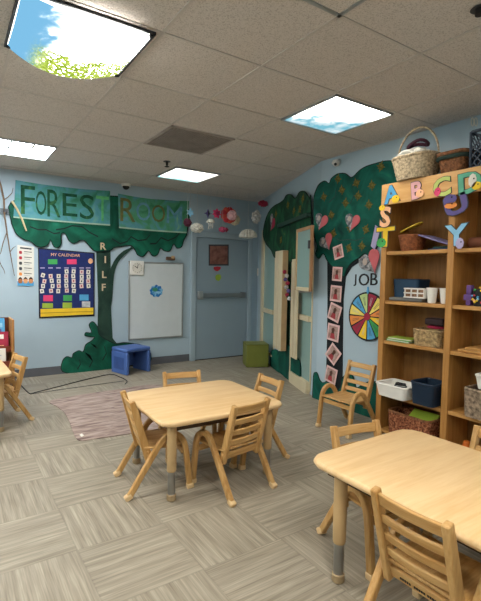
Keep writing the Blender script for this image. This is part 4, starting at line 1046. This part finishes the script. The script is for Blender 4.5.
# --- fourth shelf
z = SH[1]+E
t = tub('storage_bin', 'long white plastic tub holding dark cords, jutting from the shelf', 'tub', (2.06, .065, z), 0, .235, .285, .095, M['white'], .86, .035, 0, .010)
for k in range(5):
    ph_ = random.uniform(0, 6)
    solo('cord', MB().tube([(2.06+(.062-.008*k)*math.cos(a+ph_), .045+(.07-.008*k)*math.sin(a+ph_), z+.034+.0165*k+.002*math.sin(3*a)) for a in (2*PI*q/24 for q in range(24))], .006, 6, True), (M['darkgrey'], M['black'], M['grey'])[k % 3], 'coiled dark cord lying in the long white tub', 'cord', 'cords in the white tub')
t = tub('storage_bin', 'dark navy plastic bin next to the white tub of cords', 'bin', (2.085, -.190, z), 0, .22, .195, .16, M['navypl'], .88, .03, 0, .010)
t = tub('basket', 'grey brown rush basket under the white tub in the farther bay', 'basket', (2.135, -.62, z), 0, .24, .28, .19, M['greybasket'], .95, .04, .005, .010, None, None, 14)
t = tub('storage_bin', 'white plastic tub resting on the rush basket', 'tub', (2.12, -.66, z+.205), 0, .2, .22, .09, M['white'], .86, .03, 0, .009)
# --- bottom
z = SH[0]+E
t = tub('basket', 'wide brown rush basket on the bottom shelf', 'basket', (2.15, -.04, z), 0, .24, .38, .17, M['pinkfloral'], .95, .04, .005, .010, M['brownbasket'])
solo('green_board', MB().box((2.15, -.10, z+.155), (.014, .22, .13), Matrix.Rotation(1.0, 3, 'Y') ), M['lime'], 'lime green board leaning in the brown rush basket', 'board', None, .003)
solo('orange_toy', MB().bb(2.08, 2.16, -.52, -.42, z, z+.05).cyl((2.12, -.47, z+.05), (2.12, -.47, z+.10), .03, .02), plain('orange toy', 'c8681f', .5), 'orange toy on the bottom shelf of the farther bay', 'toy', None, .008)
# ================================================================= TABLES AND CHAIRS
def make_table(name, label, w, d, h=.48, loc=(0, 0, 0), rot=0, inset=.10, iy=.10):
    t = thing(name, label, 'table', loc, rot)
    pts = rrect(0, 0, w, d, .085, 40)
    mb = MB(); th = .032; rr = []
    for k in range(7):
        a = -PI/2 + PI*k/6; q = .012*(1-math.cos(a)); rr.append([(x*(1-2*q/w), y*(1-2*q/d), h-th/2+th/2*math.sin(a)) for x, y in pts])
    mb.rings(rr)
    obj('tabletop', mb, M['top'], t)
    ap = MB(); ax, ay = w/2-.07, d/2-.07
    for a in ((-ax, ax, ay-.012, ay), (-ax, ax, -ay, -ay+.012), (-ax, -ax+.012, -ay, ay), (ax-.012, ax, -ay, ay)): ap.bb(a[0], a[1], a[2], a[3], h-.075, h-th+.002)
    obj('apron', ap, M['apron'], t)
    for sx in (-1, 1):
        for sy in (-1, 1):
            x, y = sx*(w/2-inset+.012), sy*(d/2-iy+.012)
            lg = obj('leg', MB().lathe([(.0245, .17), (.027, .178), (.028, .30), (.028, h-th)], (x, y, 0), 20), M['tableleg'], t)
            obj('chrome_sleeve', MB().lathe([(.021, .03), (.022, .035), (.022, .178), (.018, .178)], (x, y, 0), 20), M['chrome'], lg)
            obj('foot_cap', MB().lathe([(.022, 0), (.027, .006), (.027, .034), (.022, .038)], (x, y, 0), 20), M['rubber'], lg)
    return t
def make_chair(label):
    t = thing('classroom_chair', label, 'chair', (0, 0, 0), 0, 'wooden classroom chairs')
    for sx in (-1, 1):
        X = sx*.168
        pts = [(.185, .012), (.172, .12), (.160, .22), (.146, .285), (.122, .325), (.085, .345), (.045, .342), (.012, .318), (-.018, .275), (-.06, .21), (-.125, .105), (-.182, .012)]
        ps = smooth_open([(X, y, z) for y, z in pts], 3)
        fr = obj('bent_leg', MB().ribbon(ps, (1, 0, 0), .030, .034), M['chair_z'], t, .006)
        for y in (.186, -.184):
            obj('foot_pad', MB().box((X, y, .016), (.036, .044, .032), Matrix.Rotation(.1 if y > 0 else .5, 3, 'X')), M['foot'], fr, .006)
    for sx in (-1, 1):
        obj('back_post', MB().ribbon([(sx*.132, -.056, .195), (sx*.132, -.085, .30), (sx*.132, -.125, .44), (sx*.132, -.158, .555)], (1, 0, 0), .027, [.046, .046, .040, .034]), M['chair_z'], t, .005)
    def yb(z): return -.056 - (z-.195)*.283
    for z, hh in ((.522, .046), (.447, .034), (.380, .034), (.318, .034)):
        a = math.atan(.283)
        mb = MB(); rr = []
        for k in range(9):
            u = -1+k/4; bow = -.012*(1-u*u)
            rr.append([(u*.122, yb(z)+bow+dy*math.cos(a)-dz*math.sin(a), z+dz*math.cos(a)+dy*math.sin(a)) for dy, dz in ((-.007, -hh/2), (.007, -hh/2), (.007, hh/2), (-.007, hh/2))])
        mb.rings(rr); obj('back_slat', mb, M['chair_x'], t, .004)
    mb = MB(); rows = []
    for i in range(13):
        v = i/12; y = -.088 + .262*v; dip = -.010*math.sin(PI*v)
        if v > .9: dip -= .004
        rows.append([(-.151, y, .272+dip), (.151, y, .272+dip), (.151, y, .286+dip), (-.151, y, .286+dip)])
    mb.rings(rows); obj('seat', mb, M['chair_y'], t, .005)
    obj('front_rail', MB().bb(-.153, .153, .135, .151, .212, .248), M['chair_x'], t, .004)
    obj('rear_rail', MB().box((0, -.066, .235), (.306, .016, .044), Matrix.Rotation(.28, 3, 'X')), M['chair_x'], t, .004)
    return t
def smooth_open(pts, n):
    out = []
    for i in range(len(pts)-1):
        p0, p1, p2, p3 = pts[max(i-1, 0)], pts[i], pts[i+1], pts[min(i+2, len(pts)-1)]
        for k in range(n):
            s = k/n
            out.append(tuple(.5*((2*b) + (-a+c)*s + (2*a-5*b+4*c-d)*s*s + (-a+3*b-3*c+d)*s**3) for a, b, c, d in zip(p0, p1, p2, p3)))
    out.append(pts[-1]); return out
make_table('activity_table', 'square low maple table in the middle of the floor with four chairs', .85, .76, .48, (.475, .42, 0), math.radians(-1))
make_table('activity_table', 'large low maple table standing before the bookshelf', .73, 1.25, .503, (.758, -1.325, 0), math.radians(1), .075, .165)
make_table('activity_table', 'low maple table cut by the picture edge beside the book rack', .80, 1.0, .48, (-.90, 2.26, 0), math.radians(2))
def face_rot(dx, dy): return math.atan2(dy, dx) - PI/2
def mid(rx, ry, dx, dy, back=.184):
    l = math.hypot(dx, dy); return (rx+dx/l*back, ry+dy/l*back, 0)
ch = make_chair('maple chair at the middle table seen sideways, its back to the book rack')
chairs = [
    (None, (-.052, .43), (.99, -.13)),
    ('maple chair at the middle table showing its slatted back to the viewer', (.56, -.075), (-.15, .97)),
    ('maple chair on the far side of the middle table, only its top rail showing', (.575, .935), (-.22, -.97)),
    ('maple chair at the side of the middle table towards the bookshelf', (1.08, .415), (-1, .04)),
    ('maple chair alone against the blue wall beside the bookshelf', (2.115, .465), (-1, -.03)),
    ('maple chair tucked at the far end of the large table', (.80, -.592), (-.16, -.97)),
    ('maple chair nearest the viewer, its slatted back against the large table', (.295, -1.272), (1, .02)),
    ('maple chair on the bookshelf side of the large table', (1.33, -1.10), (-1, 0)),
    ('maple chair at the table by the book rack', (-.355, 2.20), (-1, -.20)),
]
for lab, (rx, ry), (dx, dy) in chairs:
    loc, rz = mid(rx, ry, dx, dy), face_rot(dx, dy)
    if lab is None: ch.location = loc; ch.rotation_euler = (0, 0, rz)
    else:
        o = dup(ch, loc, rz, lab, 'wooden classroom chairs')
        if 'nearest the viewer' in lab: near_chair = o
# the stamped lines on the rear rail of the chair in front
f = MB(); a = Matrix.Rotation(.28, 3, 'X')
for r_, segs in ((.008, ((-.09, -.02), (-.012, .045))), (-.006, ((-.075, -.03), (-.02, .02), (.03, .06)))):
    for s0, s1 in segs:
        x = s0
        while x < s1: f.box((x, -.0748-r_*.0-.0 + .0, .235+r_), (.006, .002, .008), a); x += .009
st = obj('stamped_text', f, M['black'], near_chair)
# ================================================================= FLOOR THINGS
rg = [(-.075, 2.56), (-.05, 2.3), (-.035, 2.1), (-.055, 1.8), (-.085, 1.55), (-.09, 1.33), (.02, 1.30), (.3, 1.27), (.75, 1.25), (1.12, 1.24), (1.15, 1.8), (1.13, 2.62), (.6, 2.66), (.2, 2.63)]
solo('rug', MB().prism([Vector((x, y, .001)) for x, y in smooth_poly(rg, 4)], (0, 0, .006)), M['rug'], 'faded mauve brown rug lying flat behind the middle table', 'rug')
solo('floor_line', MB().tube(smooth_open([(-.19, 2.93, .004), (.1, 2.97, .004), (.5, 3.0, .004), (.84, 3.02, .004)], 4), .003, 6), M['darkgrey'], 'thin grey line for a faint seam, straight on the floor from the bend of the black cable', 'cable')  # thin tube added to draw a faint floor seam
cab = [(-.26, 3.74, .006), (-.235, 3.4, .006), (-.205, 2.96, .006), (-.15, 2.97, .006), (.15, 3.13, .006), (.5, 3.32, .006), (.80, 3.44, .006), (.86, 3.25, .006), (.87, 3.0, .006), (.80, 2.86, .006)]
solo('floor_line', MB().tube(smooth_open(cab, 3), .005, 6), M['black'], 'thin black cable running over the floor to the blue stool', 'cable')
solo('paper_scrap', MB().prism([atZ(x, y, .009) for x, y in ((79.5, 435), (82, 433.8), (84, 435.5), (81.5, 437))], (0, 0, .003)), M['white'], 'tiny white paper scrap at the near edge of the rug', 'paper scrap')
# blue cube chair
t = thing('cube_stool', 'blue plastic cube stool by the foot of the forest tree', 'stool', (1.10, 3.50, 0), math.radians(16))
w, d, h = .38, .34, .335
obj('seat', MB().bb(-w/2, w/2, -d/2, d/2, h-.05, h), M['bluepl'], t, .018, seg=3)
for sx in (-1, 1):
    pn = obj('side_panel', MB().bb(sx*w/2-sx*.045, sx*w/2, -d/2, d/2, 0, h-.05), M['bluepl'], t, .010)
    obj('shade_plate', MB().bb(sx*(w/2-.004), sx*(w/2+.002), -d/2+.06, d/2-.06, .06, h-.12), plain('blue plastic in shade', '35508c', .5), pn)  # raised plate whose darker blue paints the shade of a hollow
obj('back_panel', MB().bb(-w/2+.045, w/2-.045, d/2-.04, d/2, .05, h-.05), M['bluepl'], t, .008)
# olive cube
t = thing('soft_cube', 'olive green vinyl cube seat beside the door', 'cube seat', (2.785, 3.03, 0), math.radians(-24))
obj('body', MB().bb(-.16, .16, -.16, .16, .004, .325), M['olive'], t, .012, seg=3)
obj('piping', MB().tube([(x, y, .323) for x, y in rrect(0, 0, .318, .318, .012, 40)], .004, 6, True), plain('dark olive', '565c24'), t)
obj('lid', MB().bb(-.157, .157, -.157, .157, .325, .331), plain('olive top', '7b8140', .5), t, .003)
# book rack by the edge
t = thing('book_rack', 'wooden book display rack against the wall at the picture edge', 'book rack', (-.72, 3.2, 0))
for x in (-1.08, -.335): obj('side_panel', MB().bb(x-.022, x, 3.02, 3.36, 0, .79), wood('rack wood', '9a6a3a', 'b5854c', 2), t, .004, world=True)
obj('back_panel', MB().bb(-1.08, -.357, 3.33, 3.345, .03, .79), wood('rack back', '5a3020', '6d3c28', 2), t, world=True)
for k, (z, y) in enumerate(((.31, 3.05), (.455, 3.14), (.60, 3.23))):
    obj('ledge', MB().bb(-1.08, -.357, y, y+.07, z-.015, z), wood('rack ledge', '7a3a2a', '8b4632', 0), t, world=True)
    obj('lip', MB().bb(-1.08, -.357, y-.008, y, z-.015, z+.045), wood('rack lip', '7a3a2a', '8b4632', 0), t, world=True)
def bookon(label, x0, x1, y, z0, h, cov, extra):
    b_ = thing('picture_book', label, 'book', ((x0+x1)/2, y, z0))
    a = -.22
    R3 = Matrix.Rotation(a, 3, 'X')
    def P(x, oy, zz): return Vector(((x0+x1)/2, y, z0)) + R3 @ Vector((x-(x0+x1)/2, oy, zz))
    def slab(xa, xb, za, zb, oa, ob): return MB().prism([P(xa, oa, za), P(xb, oa, za), P(xb, oa, zb), P(xa, oa, zb)], R3 @ Vector((0, ob-oa, 0)))
    obj('cover', slab(x0, x1, 0, h, 0, .012), cov, b_, world=True)
    for (u0, u1, v0, v1, m_) in extra:
        obj('cover_print', slab(x0+(x1-x0)*u0, x0+(x1-x0)*u1, h*v0, h*v1, -.0015, 0), m_, b_, world=True)
bookon('blue picture book with bright blobs, topmost in the book rack', -.62, -.40, 3.250, .607, .185, M['sky'], [(.2, .5, .55, .75, M['orange']), (.55, .9, .45, .7, M['paleblue']), (.1, .45, .15, .4, M['yellow']), (.5, .85, .1, .35, M['purple']), (.3, .6, .72, .85, M['white'])])
bookon('crimson picture book on the middle ledge of the book rack', -.60, -.375, 3.160, .462, .19, M['crimson'], [(.45, .8, .6, .85, M['white']), (.2, .8, .2, .25, M['peach'])])
bookon('white picture book leaning low in the book rack', -.62, -.41, 3.070, .317, .17, M['offwhite'], [(.2, .8, .55, .6, M['grey']), (.2, .7, .45, .5, M['grey'])])
# ---------------------------------------------------------------- world
w = bpy.data.worlds.new('world'); sc.world = w; w.use_nodes = True
w.node_tree.nodes['Background'].inputs[0].default_value = (.6, .7, .8, 1); w.node_tree.nodes['Background'].inputs[1].default_value = .05
